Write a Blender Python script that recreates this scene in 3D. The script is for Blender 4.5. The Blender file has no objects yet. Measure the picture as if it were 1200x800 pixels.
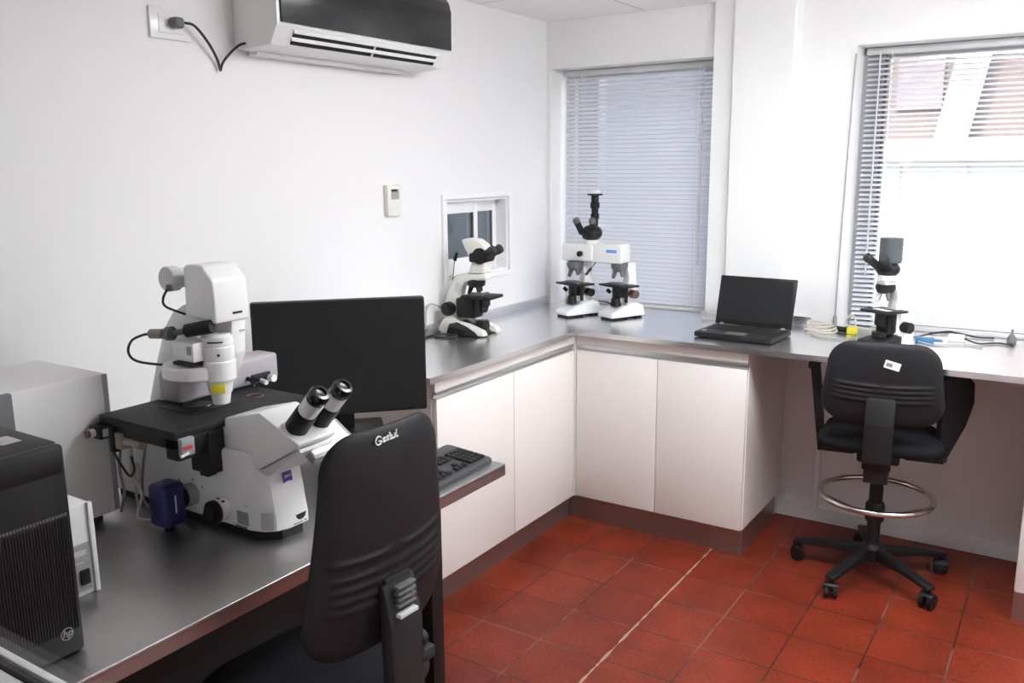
import bpy, bmesh, math, random
from mathutils import Vector, Matrix
random.seed(7)
PI = math.pi
COL = bpy.context.scene.collection

# ------------------------------------------------------------------ materials
def mat(name, col, rough=.5, metal=0., spec=.5, noise=0., nscale=20., bump=0., bscale=60., coat=0., emit=None, estr=0., stretch=None):
    m = bpy.data.materials.new(name); m.use_nodes = True
    nt = m.node_tree; b = nt.nodes['Principled BSDF']
    b.inputs['Base Color'].default_value = (*col, 1)
    b.inputs['Roughness'].default_value = rough
    b.inputs['Metallic'].default_value = metal
    b.inputs['Specular IOR Level'].default_value = spec
    b.inputs['Coat Weight'].default_value = coat
    if emit:
        b.inputs['Emission Color'].default_value = (*emit, 1); b.inputs['Emission Strength'].default_value = estr
    tc = nt.nodes.new('ShaderNodeTexCoord'); mp = nt.nodes.new('ShaderNodeMapping')
    nt.links.new(tc.outputs['Object'], mp.inputs['Vector'])
    if stretch: mp.inputs['Scale'].default_value = stretch
    n = nt.nodes.new('ShaderNodeTexNoise'); n.inputs['Scale'].default_value = nscale; n.inputs['Detail'].default_value = 4
    nt.links.new(mp.outputs[0], n.inputs['Vector'])
    mx = nt.nodes.new('ShaderNodeMix'); mx.data_type = 'RGBA'
    k = max(noise, .01)
    mx.inputs[6].default_value = (*[c*(1-k) for c in col], 1); mx.inputs[7].default_value = (*[min(1, c*(1+k)) for c in col], 1)
    nt.links.new(n.outputs['Fac'], mx.inputs[0]); nt.links.new(mx.outputs[2], b.inputs['Base Color'])
    if bump:
        n2 = nt.nodes.new('ShaderNodeTexNoise'); n2.inputs['Scale'].default_value = bscale; n2.inputs['Detail'].default_value = 3
        nt.links.new(mp.outputs[0], n2.inputs['Vector'])
        bp = nt.nodes.new('ShaderNodeBump'); bp.inputs['Strength'].default_value = bump; bp.inputs['Distance'].default_value = .002
        nt.links.new(n2.outputs['Fac'], bp.inputs['Height']); nt.links.new(bp.outputs[0], b.inputs['Normal'])
    return m

M = {}
M['wall'] = mat('wall_paint', (.83, .825, .82), .6, noise=.015, nscale=3, bump=.05, bscale=90)
M['corridor'] = mat('corridor_darkened', (.10, .10, .10), .7, noise=.03, nscale=3)  # corridor surfaces coloured dark to keep reflections in the observation pane dim
M['pillar'] = mat('pillar_paint', (.85, .85, .84), .6, noise=.01, nscale=3, bump=.05, bscale=90)
M['white_trim'] = mat('white_trim', (.85, .85, .85), .35)
M['steel'] = mat('brushed_steel', (.80, .80, .81), .27, 1., noise=.07, nscale=14, stretch=(1, 6, 1), bump=.05, bscale=30)
M['steel_desk'] = mat('brushed_steel_desk', (.46, .45, .445), .38, 1., noise=.08, nscale=10, stretch=(1, 5, 1), bump=.05, bscale=30)
M['steel_dark'] = mat('plinth_metal', (.40, .37, .35), .35, .9, noise=.06, nscale=9)
M['alu'] = mat('anodised_aluminium', (.62, .63, .63), .32, .9)
M['alu_bright'] = mat('bright_aluminium', (.85, .85, .86), .4, .6)
M['laminate'] = mat('cream_laminate', (.84, .805, .775), .38, noise=.01, nscale=4)
M['lam_edge'] = mat('laminate_edge', (.80, .77, .73), .45)
M['black'] = mat('black_plastic', (.010, .010, .011), .45, spec=.32, noise=.1, nscale=40)
M['black_gloss'] = mat('black_gloss', (.010, .010, .012), .2)
M['black_matte'] = mat('black_matte', (.016, .016, .017), .65, spec=.4, noise=.12, nscale=60, bump=.1, bscale=300)
M['fabric'] = mat('black_fabric', (.010, .010, .014), .9, spec=.3, noise=.25, nscale=120, bump=.3, bscale=500)
M['shell'] = mat('chair_shell', (.012, .012, .014), .55, spec=.28, noise=.12, nscale=50, bump=.12, bscale=400)
M['screen_off'] = mat('matt_screen', (.010, .011, .012), .5, spec=.35, noise=.05)
M['dgrey'] = mat('dark_grey', (.13, .13, .135), .5)
M['kb_case'] = mat('keyboard_case', (.045, .045, .05), .4)
M['mgrey'] = mat('mid_grey', (.34, .34, .35), .45)
M['lgrey'] = mat('light_grey', (.60, .60, .60), .45)
M['camera_grey'] = mat('camera_grey', (.085, .10, .105), .45)
M['mauve'] = mat('mauve_grey', (.40, .37, .40), .42)
M['scope_white'] = mat('scope_white', (.82, .82, .81), .3, coat=.2)
M['cream'] = mat('scope_cream', (.80, .78, .72), .35, coat=.15)
M['casewhite'] = mat('case_white', (.78, .775, .76), .45, noise=.02)
M['chrome'] = mat('chrome', (.75, .74, .72), .12, 1.)
M['taupe'] = mat('taupe_plastic', (.30, .26, .23), .5)
M['brass'] = mat('brass', (.55, .42, .25), .35, 1.)
M['navy'] = mat('navy_anodised', (.022, .025, .12), .35, .2)
M['logo_blue'] = mat('logo_blue', (.03, .03, .30), .4)
M['sticker_blue'] = mat('sticker_blue', (.12, .28, .75), .5)
M['white_ink'] = mat('white_ink', (.85, .85, .85), .6)
M['silver_ink'] = mat('silver_ink', (.45, .43, .43), .4, .5)
M['dark_ink'] = mat('dark_ink', (.25, .2, .22), .6)
M['yellow'] = mat('yellow_plastic', (.80, .72, .03), .45)
M['dark_red'] = mat('dark_red_plastic', (.12, .04, .04), .5)
M['red'] = mat('red_label', (.75, .05, .06), .45)
M['pale_teal'] = mat('pale_grey_teal', (.34, .38, .38), .45)
M['label_grey'] = mat('label_grey', (.27, .31, .31), .5)
M['label_pale'] = mat('label_pale', (.55, .51, .51), .55)
M['beige_cable'] = mat('beige_cable', (.62, .57, .50), .55)
M['brown_cable'] = mat('brown_cable', (.30, .24, .22), .6)
M['black_cable'] = mat('black_cable', (.02, .02, .022), .5)
M['blue_item'] = mat('blue_plastic', (.05, .18, .32), .45)
M['bottleglass'] = mat('display_glass', (.35, .38, .36), .3)
M['rubber'] = mat('rubber', (.03, .03, .03), .7)
M['brown'] = mat('brown_knob', (.16, .08, .06), .5)
M['screen_lit'] = mat('lit_screen', (.9, .92, .95), .4, emit=(.92, .95, 1), estr=.9)
M['fill_panel'] = mat('fill_panel', (.95, .95, .95), .5, emit=(.93, .97, 1), estr=12.5)
M['neighbour'] = mat('neighbour_paint', (.42, .44, .46), .7, noise=.03, nscale=3)
M['neighbour_fill'] = mat('neighbour_fill_panel', (.95, .95, .95), .5, emit=(1, .98, .95), estr=16.0)
M['facade'] = mat('facade_white', (.78, .76, .73), .8, noise=.05, nscale=2)
M['facade_brown'] = mat('facade_brown', (.20, .165, .15), .8, noise=.08, nscale=2)
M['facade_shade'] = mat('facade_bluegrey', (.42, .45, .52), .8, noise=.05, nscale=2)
M['brown_pane'] = mat('brown_pane', (.24, .22, .23), .4)
M['win_dark'] = mat('facade_glass', (.42, .44, .45), .4)
M['asphalt'] = mat('yard_concrete', (.45, .44, .42), .9, noise=.1, nscale=3)

def ceiling_mat():
    m = mat('ceiling_tiles', (.84, .81, .79), .8, bump=.15, bscale=200); nt = m.node_tree; b = nt.nodes['Principled BSDF']
    tc = nt.nodes.new('ShaderNodeTexCoord')
    br = nt.nodes.new('ShaderNodeTexBrick'); br.offset = 0
    mp = nt.nodes.new('ShaderNodeMapping'); mp.inputs['Location'].default_value = (-.535, .0, 0)
    nt.links.new(tc.outputs['Object'], mp.inputs['Vector']); nt.links.new(mp.outputs[0], br.inputs['Vector'])
    br.inputs['Color1'].default_value = (.94, .91, .895, 1); br.inputs['Color2'].default_value = (.93, .90, .885, 1)
    br.inputs['Mortar'].default_value = (.60, .58, .57, 1)
    br.inputs['Scale'].default_value = 1; br.inputs['Brick Width'].default_value = .6; br.inputs['Row Height'].default_value = .6
    br.inputs['Mortar Size'].default_value = .006; br.inputs['Mortar Smooth'].default_value = .3
    nt.links.new(br.outputs['Color'], b.inputs['Base Color'])
    return m
M['ceiling'] = ceiling_mat()

def floor_mat():
    m = bpy.data.materials.new('red_quarry_tiles'); m.use_nodes = True; nt = m.node_tree; b = nt.nodes['Principled BSDF']
    N = nt.nodes.new; L = nt.links.new
    tc = N('ShaderNodeTexCoord'); mp = N('ShaderNodeMapping')
    # grout lines run through x = 1.145 + k*.242 and y = -.59 - k*.243
    mp.inputs['Location'].default_value = (-1.145 + .242*10, .59 + .243*30, 0)
    L(tc.outputs['Object'], mp.inputs['Vector'])
    br = N('ShaderNodeTexBrick'); br.offset = 0; br.squash = 1
    br.inputs['Scale'].default_value = 1; br.inputs['Brick Width'].default_value = .242; br.inputs['Row Height'].default_value = .243
    br.inputs['Mortar Size'].default_value = .0036; br.inputs['Mortar Smooth'].default_value = .3; br.inputs['Bias'].default_value = 0
    br.inputs['Color1'].default_value = (.175, .020, .008, 1); br.inputs['Color2'].default_value = (.215, .028, .010, 1)
    br.inputs['Mortar'].default_value = (.055, .016, .012, 1)
    L(mp.outputs[0], br.inputs['Vector'])
    n1 = N('ShaderNodeTexNoise'); n1.inputs['Scale'].default_value = 5; n1.inputs['Detail'].default_value = 6
    L(tc.outputs['Object'], n1.inputs['Vector'])
    n2 = N('ShaderNodeTexNoise'); n2.inputs['Scale'].default_value = 90; n2.inputs['Detail'].default_value = 3
    L(tc.outputs['Object'], n2.inputs['Vector'])
    r1 = N('ShaderNodeMapRange'); r1.inputs[1].default_value = .3; r1.inputs[2].default_value = .7; r1.inputs[3].default_value = .75; r1.inputs[4].default_value = 1.25
    L(n1.outputs['Fac'], r1.inputs[0])
    r2 = N('ShaderNodeMapRange'); r2.inputs[1].default_value = .3; r2.inputs[2].default_value = .7; r2.inputs[3].default_value = .72; r2.inputs[4].default_value = 1.28
    L(n2.outputs['Fac'], r2.inputs[0])
    mu = N('ShaderNodeMath'); mu.operation = 'MULTIPLY'; L(r1.outputs[0], mu.inputs[0]); L(r2.outputs[0], mu.inputs[1])
    vm = N('ShaderNodeVectorMath'); vm.operation = 'SCALE'; L(br.outputs['Color'], vm.inputs[0]); L(mu.outputs[0], vm.inputs['Scale'])
    # the long pale cement joint along x = 1.145, and worn pale joints elsewhere
    sx = N('ShaderNodeSeparateXYZ'); L(tc.outputs['Object'], sx.inputs[0])
    su = N('ShaderNodeMath'); su.operation = 'SUBTRACT'; su.inputs[1].default_value = 1.145; L(sx.outputs[0], su.inputs[0])
    ab = N('ShaderNodeMath'); ab.operation = 'ABSOLUTE'; L(su.outputs[0], ab.inputs[0])
    n3 = N('ShaderNodeTexNoise'); n3.inputs['Scale'].default_value = 14; L(tc.outputs['Object'], n3.inputs['Vector'])
    wd = N('ShaderNodeMapRange'); wd.inputs[1].default_value = .35; wd.inputs[2].default_value = .65; wd.inputs[3].default_value = .0008; wd.inputs[4].default_value = .0062
    L(n3.outputs['Fac'], wd.inputs[0])
    lt = N('ShaderNodeMath'); lt.operation = 'LESS_THAN'; L(ab.outputs[0], lt.inputs[0]); L(wd.outputs[0], lt.inputs[1])
    mx = N('ShaderNodeMix'); mx.data_type = 'RGBA'; L(lt.outputs[0], mx.inputs[0]); L(vm.outputs[0], mx.inputs[6]); mx.inputs[7].default_value = (.40, .25, .19, 1)
    n4 = N('ShaderNodeTexNoise'); n4.inputs['Scale'].default_value = 4; L(tc.outputs['Object'], n4.inputs['Vector'])
    gt = N('ShaderNodeMapRange'); gt.inputs[1].default_value = .52; gt.inputs[2].default_value = .6; gt.inputs[3].default_value = 0; gt.inputs[4].default_value = .5
    L(n4.outputs['Fac'], gt.inputs[0])
    mm = N('ShaderNodeMath'); mm.operation = 'MULTIPLY'; L(gt.outputs[0], mm.inputs[0]); L(br.outputs['Fac'], mm.inputs[1])
    mx2 = N('ShaderNodeMix'); mx2.data_type = 'RGBA'; L(mm.outputs[0], mx2.inputs[0]); L(mx.outputs[2], mx2.inputs[6]); mx2.inputs[7].default_value = (.33, .16, .12, 1)
    L(mx2.outputs[2], b.inputs['Base Color'])
    b.inputs['Roughness'].default_value = .42
    b.inputs['Specular IOR Level'].default_value = .35
    bp = N('ShaderNodeBump'); bp.inputs['Strength'].default_value = .25; bp.inputs['Distance'].default_value = .002
    ad = N('ShaderNodeMath'); ad.operation = 'MULTIPLY_ADD'; ad.inputs[1].default_value = -1.5; L(br.outputs['Fac'], ad.inputs[0]); L(n2.outputs['Fac'], ad.inputs[2])
    L(ad.outputs[0], bp.inputs['Height']); L(bp.outputs[0], b.inputs['Normal'])
    return m
M['floor'] = floor_mat()

def glass_mat(name, tint=(1, 1, 1), refl=1.0):
    m = bpy.data.materials.new(name); m.use_nodes = True; nt = m.node_tree
    nt.nodes.remove(nt.nodes['Principled BSDF']); out = nt.nodes['Material Output']
    t = nt.nodes.new('ShaderNodeBsdfTransparent'); t.inputs[0].default_value = (*tint, 1)
    g = nt.nodes.new('ShaderNodeBsdfGlossy'); g.inputs['Roughness'].default_value = .02
    f = nt.nodes.new('ShaderNodeLayerWeight'); f.inputs[0].default_value = .5
    pw = nt.nodes.new('ShaderNodeMath'); pw.operation = 'POWER'; pw.inputs[1].default_value = 5
    nt.links.new(f.outputs['Facing'], pw.inputs[0])
    mu = nt.nodes.new('ShaderNodeMath'); mu.operation = 'MULTIPLY_ADD'; mu.inputs[1].default_value = .96*refl; mu.inputs[2].default_value = .04*refl
    mx = nt.nodes.new('ShaderNodeMixShader')
    nt.links.new(pw.outputs[0], mu.inputs[0]); nt.links.new(mu.outputs[0], mx.inputs[0])
    nt.links.new(t.outputs[0], mx.inputs[1]); nt.links.new(g.outputs[0], mx.inputs[2]); nt.links.new(mx.outputs[0], out.inputs[0])
    return m
M['glass'] = glass_mat('clear_glass')
M['glass_tint'] = glass_mat('blue_grey_glass', (.68, .72, .76))

def slat_mat(name, col, tr):
    m = bpy.data.materials.new(name); m.use_nodes = True; nt = m.node_tree
    b = nt.nodes['Principled BSDF']; out = nt.nodes['Material Output']
    b.inputs['Base Color'].default_value = (*col, 1); b.inputs['Roughness'].default_value = .4
    n = nt.nodes.new('ShaderNodeTexNoise'); n.inputs['Scale'].default_value = 3
    mr = nt.nodes.new('ShaderNodeMapRange'); mr.inputs[3].default_value = .36; mr.inputs[4].default_value = .46
    nt.links.new(n.outputs['Fac'], mr.inputs[0]); nt.links.new(mr.outputs[0], b.inputs['Roughness'])
    t = nt.nodes.new('ShaderNodeBsdfTranslucent'); t.inputs[0].default_value = (*col, 1)
    mx = nt.nodes.new('ShaderNodeMixShader'); mx.inputs[0].default_value = tr
    nt.links.new(b.outputs[0], mx.inputs[1]); nt.links.new(t.outputs[0], mx.inputs[2]); nt.links.new(mx.outputs[0], out.inputs[0])
    return m
M['slat'] = slat_mat('blind_slat', (.74, .75, .79), .25)

# ------------------------------------------------------------------ mesh building
class G:
    def __init__(s): s.bm = bmesh.new()
    def _tf(s, vs, mtx):
        if mtx is not None: bmesh.ops.transform(s.bm, matrix=mtx, verts=vs)
    def box(s, x0, x1, y0, y1, z0, z1, r=0, seg=2, mtx=None, only=None):
        x0, x1 = min(x0, x1), max(x0, x1); y0, y1 = min(y0, y1), max(y0, y1); z0, z1 = min(z0, z1), max(z0, z1)
        t = bmesh.new()
        bmesh.ops.create_cube(t, size=1)
        for v in t.verts:
            v.co = Vector((x0+(v.co.x+.5)*(x1-x0), y0+(v.co.y+.5)*(y1-y0), z0+(v.co.z+.5)*(z1-z0)))
        if r > 0:
            es = list(t.edges)
            if only:
                ax = 'xyz'.index(only)
                es = [e for e in es if abs((e.verts[0].co-e.verts[1].co)[ax]) > 1e-6]
            bmesh.ops.bevel(t, geom=es, offset=min(r, .49*min(x1-x0, y1-y0, z1-z0) if not only else r), segments=seg, affect='EDGES', clamp_overlap=True, profile=.5)
        s._merge(t, mtx); return s
    def _merge(s, t, mtx=None):
        if mtx is not None: bmesh.ops.transform(t, matrix=mtx, verts=t.verts)
        me = bpy.data.meshes.new('t'); t.to_mesh(me); t.free(); s.bm.from_mesh(me); bpy.data.meshes.remove(me)
    def cyl(s, p0, p1, r0, r1=None, n=24, bev=0, seg=2):
        r1 = r0 if r1 is None else r1
        p0, p1 = Vector(p0), Vector(p1); d = p1-p0
        t = bmesh.new()
        bmesh.ops.create_cone(t, cap_ends=True, cap_tris=False, segments=n, radius1=r0, radius2=r1, depth=d.length)
        if bev > 0:
            es = [e for e in t.edges if len([f for f in e.link_faces if len(f.verts) > 4]) == 1]
            bmesh.ops.bevel(t, geom=es, offset=bev, segments=seg, affect='EDGES', clamp_overlap=True)
        q = Vector((0, 0, 1)).rotation_difference(d.normalized())
        s._merge(t, Matrix.Translation((p0+p1)/2) @ q.to_matrix().to_4x4()); return s
    def tube(s, pts, r, n=8, smooth=6, closed=False):
        P = [Vector(p) for p in pts]
        zlow = min(p.z for p in P)
        if smooth > 1 and len(P) > 2:
            Q = []; m = len(P); rng = m if closed else m-1
            for i in range(rng):
                a = P[(i-1) % m] if (closed or i > 0) else P[0]*2-P[1]
                b = P[i]; c = P[(i+1) % m]; d = P[(i+2) % m] if (closed or i+2 < m) else P[-1]*2-P[-2]
                for k in range(smooth):
                    t = k/smooth
                    Q.append(.5*((2*b)+(-a+c)*t+(2*a-5*b+4*c-d)*t*t+(-a+3*b-3*c+d)*t**3))
            if not closed: Q.append(P[-1])
            P = Q
            for p in P: p.z = max(p.z, zlow)
        rings = []; up = Vector((0, 0, 1)); prev = None
        m = len(P)
        for i, p in enumerate(P):
            if closed: tg = P[(i+1) % m]-P[(i-1) % m]
            else: tg = P[min(i+1, m-1)]-P[max(i-1, 0)]
            if tg.length < 1e-9: tg = Vector((0, 0, 1))
            tg.normalize()
            if prev is None:
                a = up if abs(tg.dot(up)) < .95 else Vector((1, 0, 0))
                u = tg.cross(a).normalized()
            else:
                u = (prev-tg*prev.dot(tg)).normalized()
            prev = u; w = tg.cross(u)
            rr = r[i*len(r)//m] if isinstance(r, (list, tuple)) else r
            rings.append([s.bm.verts.new(p+rr*(math.cos(2*PI*k/n)*u+math.sin(2*PI*k/n)*w)) for k in range(n)])
        for i in range(m if closed else m-1):
            A = rings[i]; B = rings[(i+1) % m]
            for k in range(n): s.bm.faces.new((A[k], A[(k+1) % n], B[(k+1) % n], B[k]))
        if not closed:
            s.bm.faces.new(rings[0][::-1]); s.bm.faces.new(rings[-1])
        return s
    def prism(s, pts, plane, a, b, r=0, seg=2, mtx=None, side_only=False):
        t = bmesh.new()
        def P(u, v, w): return {'xz': (u, w, v), 'xy': (u, v, w), 'yz': (w, u, v)}[plane]
        A = [t.verts.new(P(u, v, a)) for u, v in pts]; B = [t.verts.new(P(u, v, b)) for u, v in pts]
        t.faces.new(A); t.faces.new(B[::-1]); n = len(pts)
        for i in range(n): t.faces.new((A[i], B[i], B[(i+1) % n], A[(i+1) % n]))
        bmesh.ops.recalc_face_normals(t, faces=t.faces)
        if r > 0: bmesh.ops.bevel(t, geom=list(t.edges), offset=r, segments=seg, affect='EDGES', clamp_overlap=True, profile=.5)
        s._merge(t, mtx); return s
    def lathe(s, prof, c=(0, 0, 0), n=28, axis='z', mtx=None):
        t = bmesh.new(); rings = []
        for r, z in prof:
            rings.append([t.verts.new((max(r, 1e-4)*math.cos(2*PI*k/n), max(r, 1e-4)*math.sin(2*PI*k/n), z)) for k in range(n)])
        for A, B in zip(rings, rings[1:]):
            for k in range(n): t.faces.new((A[k], A[(k+1) % n], B[(k+1) % n], B[k]))
        t.faces.new(rings[0][::-1]); t.faces.new(rings[-1])
        R = {'z': Matrix.Identity(4), 'x': Matrix.Rotation(PI/2, 4, 'Y'), 'y': Matrix.Rotation(-PI/2, 4, 'X')}[axis]
        T = Matrix.Translation(c) @ R
        s._merge(t, (mtx @ T) if mtx is not None else T); return s
    def sph(s, c, r, sc=(1, 1, 1), n=20):
        t = bmesh.new(); bmesh.ops.create_uvsphere(t, u_segments=n, v_segments=n//2, radius=r)
        s._merge(t, Matrix.Translation(c) @ Matrix.Diagonal((*sc, 1))); return s
    def pad(s, outline, T0, T1, rings=10, bend=None, n2=6, disp=None):
        """a cushion / shell: outline = [(u,v)...] closed; sides at +T1 and -T0 along w; returns verts in (u, w, v) = x,y,z"""
        t = bmesh.new(); cu = sum(p[0] for p in outline)/len(outline); cv = sum(p[1] for p in outline)/len(outline)
        m = len(outline)
        def pt(k, sc, sg):
            u = cu+(outline[k][0]-cu)*sc; v = cv+(outline[k][1]-cv)*sc
            h = max(0, 1-sc**n2)**.5
            w = (T1*h if sg > 0 else -T0*h)
            if disp: w += disp(u, v, sg)*h
            if bend: w += bend(u, v)
            return (u, w, v)
        scs = [math.sin(PI/2*(i/rings))**.75 for i in range(1, rings+1)]
        edge = [t.verts.new(pt(k, 1, 1)) for k in range(m)]
        for sg in (1, -1):
            R = [[t.verts.new(pt(k, sc, sg)) for k in range(m)] for sc in scs[:-1]]+[edge]
            w0 = pt(0, 0, sg); c0 = t.verts.new((cu, w0[1], cv))
            for k in range(m):
                t.faces.new((c0, R[0][k], R[0][(k+1) % m]) if sg > 0 else (c0, R[0][(k+1) % m], R[0][k]))
            for A, B in zip(R, R[1:]):
                for k in range(m):
                    f = (A[k], B[k], B[(k+1) % m], A[(k+1) % m])
                    t.faces.new(f if sg > 0 else f[::-1])
        bmesh.ops.recalc_face_normals(t, faces=t.faces)
        s._merge(t); return s

def obj(name, g, m, parent=None, world=False, angle=35, smooth=True, loc=None):
    bm = g.bm if isinstance(g, G) else g
    ng = [q for q in bm.faces if len(q.verts) > 4]
    if ng: bmesh.ops.triangulate(bm, faces=ng)
    me = bpy.data.meshes.new(name); bm.to_mesh(me); bm.free()
    me.materials.append(M[m] if isinstance(m, str) else m)
    if smooth:
        for p in me.polygons: p.use_smooth = True
        me.set_sharp_from_angle(angle=math.radians(angle))
    o = bpy.data.objects.new(name, me); COL.objects.link(o)
    if parent is not None:
        o.parent = parent
        if world:
            r = parent
            mw = Matrix.Identity(4); ch = []
            while r is not None: ch.append(r); r = r.parent
            for q in reversed(ch): mw = mw @ Matrix.LocRotScale(q.location, q.rotation_euler, q.scale)
            me.transform(mw.inverted())
    if loc: o.location = loc
    return o

def root(name, loc, label, cat, rz=0., group=None):
    o = bpy.data.objects.new(name, None); COL.objects.link(o); o.location = loc; o.rotation_euler = (0, 0, rz)
    o.empty_display_size = .05
    o['label'] = label; o['category'] = cat
    if group: o['group'] = group
    return o
def tag(o, label, cat, group=None):
    o['label'] = label; o['category'] = cat
    if group: o['group'] = group
    return o
def struct(name, g, m, parent=None, smooth=False):
    o = obj(name, g, m, parent, smooth=smooth)
    if parent is None: o['kind'] = 'structure'
    return o
def text_mesh(txt, size, depth=.0004, shear=0.):
    cu = bpy.data.curves.new('t', 'FONT'); cu.body = txt; cu.size = size; cu.extrude = depth; cu.align_x = 'CENTER'; cu.align_y = 'CENTER'; cu.shear = shear
    o = bpy.data.objects.new('t', cu); COL.objects.link(o)
    dg = bpy.context.evaluated_depsgraph_get(); me = bpy.data.meshes.new_from_object(o.evaluated_get(dg))
    COL.objects.unlink(o); bpy.data.objects.remove(o); bpy.data.curves.remove(cu)
    bm = bmesh.new(); bm.from_mesh(me); bpy.data.meshes.remove(me); return bm
def rounded(w_bot, w_top, z0, z1, r, n=8, cx=0., step=.02):
    """rounded trapezoid outline (u,v), centred on cx"""
    pts = []
    cs = [(w_top/2, z1, 0), (-w_top/2, z1, 90), (-w_bot/2, z0, 180), (w_bot/2, z0, 270)]
    for (x, z, a0) in cs:
        rr = r if not isinstance(r, (tuple, list)) else (r[0] if z == z1 else r[1])
        ox = x-math.copysign(rr, x); oz = z-(rr if z == z1 else -rr)
        for k in range(n+1):
            a = math.radians(a0+90*k/n); pts.append((cx+ox+rr*math.cos(a), oz+rr*math.sin(a)))
    # add points on the straight sides
    out = []
    for i, p in enumerate(pts):
        q = pts[(i+1) % len(pts)]; out.append(p)
        d = math.hypot(q[0]-p[0], q[1]-p[1]); k = int(d/step)
        for j in range(1, k): out.append((p[0]+(q[0]-p[0])*j/k, p[1]+(q[1]-p[1])*j/k))
    return out
def wall_pieces(g, a0, a1, z0, z1, holes, put):
    """wall from a0..a1, z0..z1 with rectangular holes (ha0,ha1,hz0,hz1); put(g,a,b,z,zz)"""
    xs = sorted({a0, a1, *[h[0] for h in holes], *[h[1] for h in holes]})
    for a, b in zip(xs, xs[1:]):
        hs = [h for h in holes if h[0] <= a+1e-6 and h[1] >= b-1e-6]
        zc = z0
        for h in sorted(hs, key=lambda h: h[2]):
            if h[2] > zc: put(g, a, b, zc, h[2])
            zc = h[3]
        if zc < z1: put(g, a, b, zc, z1)

# ------------------------------------------------------------------ room
XR = 3.4; YF = -3.5; YB = -5.4; ZC = 2.312
W1 = (.025, .88, .875, 2.085); W2 = (1.488, 2.95, .875, 2.085)
g = G().box(-.12, XR+.12, YF-.05, .25, -.12, 0); struct('floor', g, 'floor')
g = G().box(-.12, XR+.12, YB-.12, YF-.05, -.12, 0); struct('floor_corridor', g, 'corridor')
g = G().box(-.12, XR+.12, YB-.12, .25, ZC, ZC+.12); struct('ceiling', g, 'ceiling')
SW = (-.862, -.368, 1.115, 1.468)
g = G(); wall_pieces(g, YF-.05, .25, 0, ZC, [SW], lambda g, a, b, z, zz: g.box(-.12, 0, a, b, z, zz)); struct('wall_left', g, 'wall')
g = G(); wall_pieces(g, 0, XR, 0, ZC, [W1, W2], lambda g, a, b, z, zz: g.box(a, b, 0, .25, z, zz)); struct('wall_back', g, 'wall')
g = G().box(XR, XR+.12, YB-.12, .25, 0, ZC); struct('wall_right', g, 'wall')
OW = (.9, 3.1, 1.05, 2.15)
g = G(); wall_pieces(g, 0, XR, 0, ZC, [OW], lambda g, a, b, z, zz: g.box(a, b, YF-.05, YF, z, zz)); struct('wall_front', g, 'wall')
g = G().box(0, XR, YB-.12, YB, 0, ZC).box(-.12, 0, YB-.12, YF-.05, 0, ZC); struct('wall_corridor', g, 'corridor')
g = G().box(-4, 7, .10, .25, ZC+.12, 7); struct('wall_upper', g, 'facade')  # unseen upper storeys, added to keep sun off the wall behind the left blind
# pillar between the windows (stepped front)
g = G().box(.885, 1.255, -.06, 0, 0, ZC, r=.006, only='z').box(.87, .985, -.03, .001, .905, ZC)
g = G().prism([(.885, 0), (.885, -.030), (.975, -.030), (.985, -.058), (1.245, -.058), (1.252, -.050), (1.262, 0)], 'xy', 0, ZC)
struct('trim_1', g, 'pillar')
g = G().box(1.425, 1.45, -.03, 0, .06, .88, r=.004); struct('trim_2', g, 'white_trim')
g = G().box(1.262, XR, -.014, 0, 0, .068, r=.003); struct('baseboard_back', g, 'white_trim')

# windows: frames and panes
def window(n, x0, x1, z0, z1, mull):
    f = struct('window_%d' % n, G().box(x0, x1, .19, .23, z0, z0+.04, r=.003).box(x0, x1, .19, .23, z1-.04, z1, r=.003)
               .box(x0, x0+.035, .19, .23, z0+.04, z1-.04, r=.003).box(x1-.035, x1, .19, .23, z0+.04, z1-.04, r=.003), 'alu')
    for a in mull: obj('mullion', G().box(a-.022, a+.022, .185, .232, z0+.04, z1-.04, r=.003), 'dgrey' if n == 2 else 'alu', f)
    obj('pane', G().box(x0+.03, x1-.03, .207, .213, z0+.035, z1-.035), 'glass', f)
window(1, *W1, []); window(2, *W2, [2.33])
struct('trim_3', G().box(1.488, 1.572, .15, .188, .876, 2.085, r=.002), 'mgrey')
struct('trim_4', G().box(1.572, 1.584, .15, .19, .876, 2.085), 'dgrey')

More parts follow.
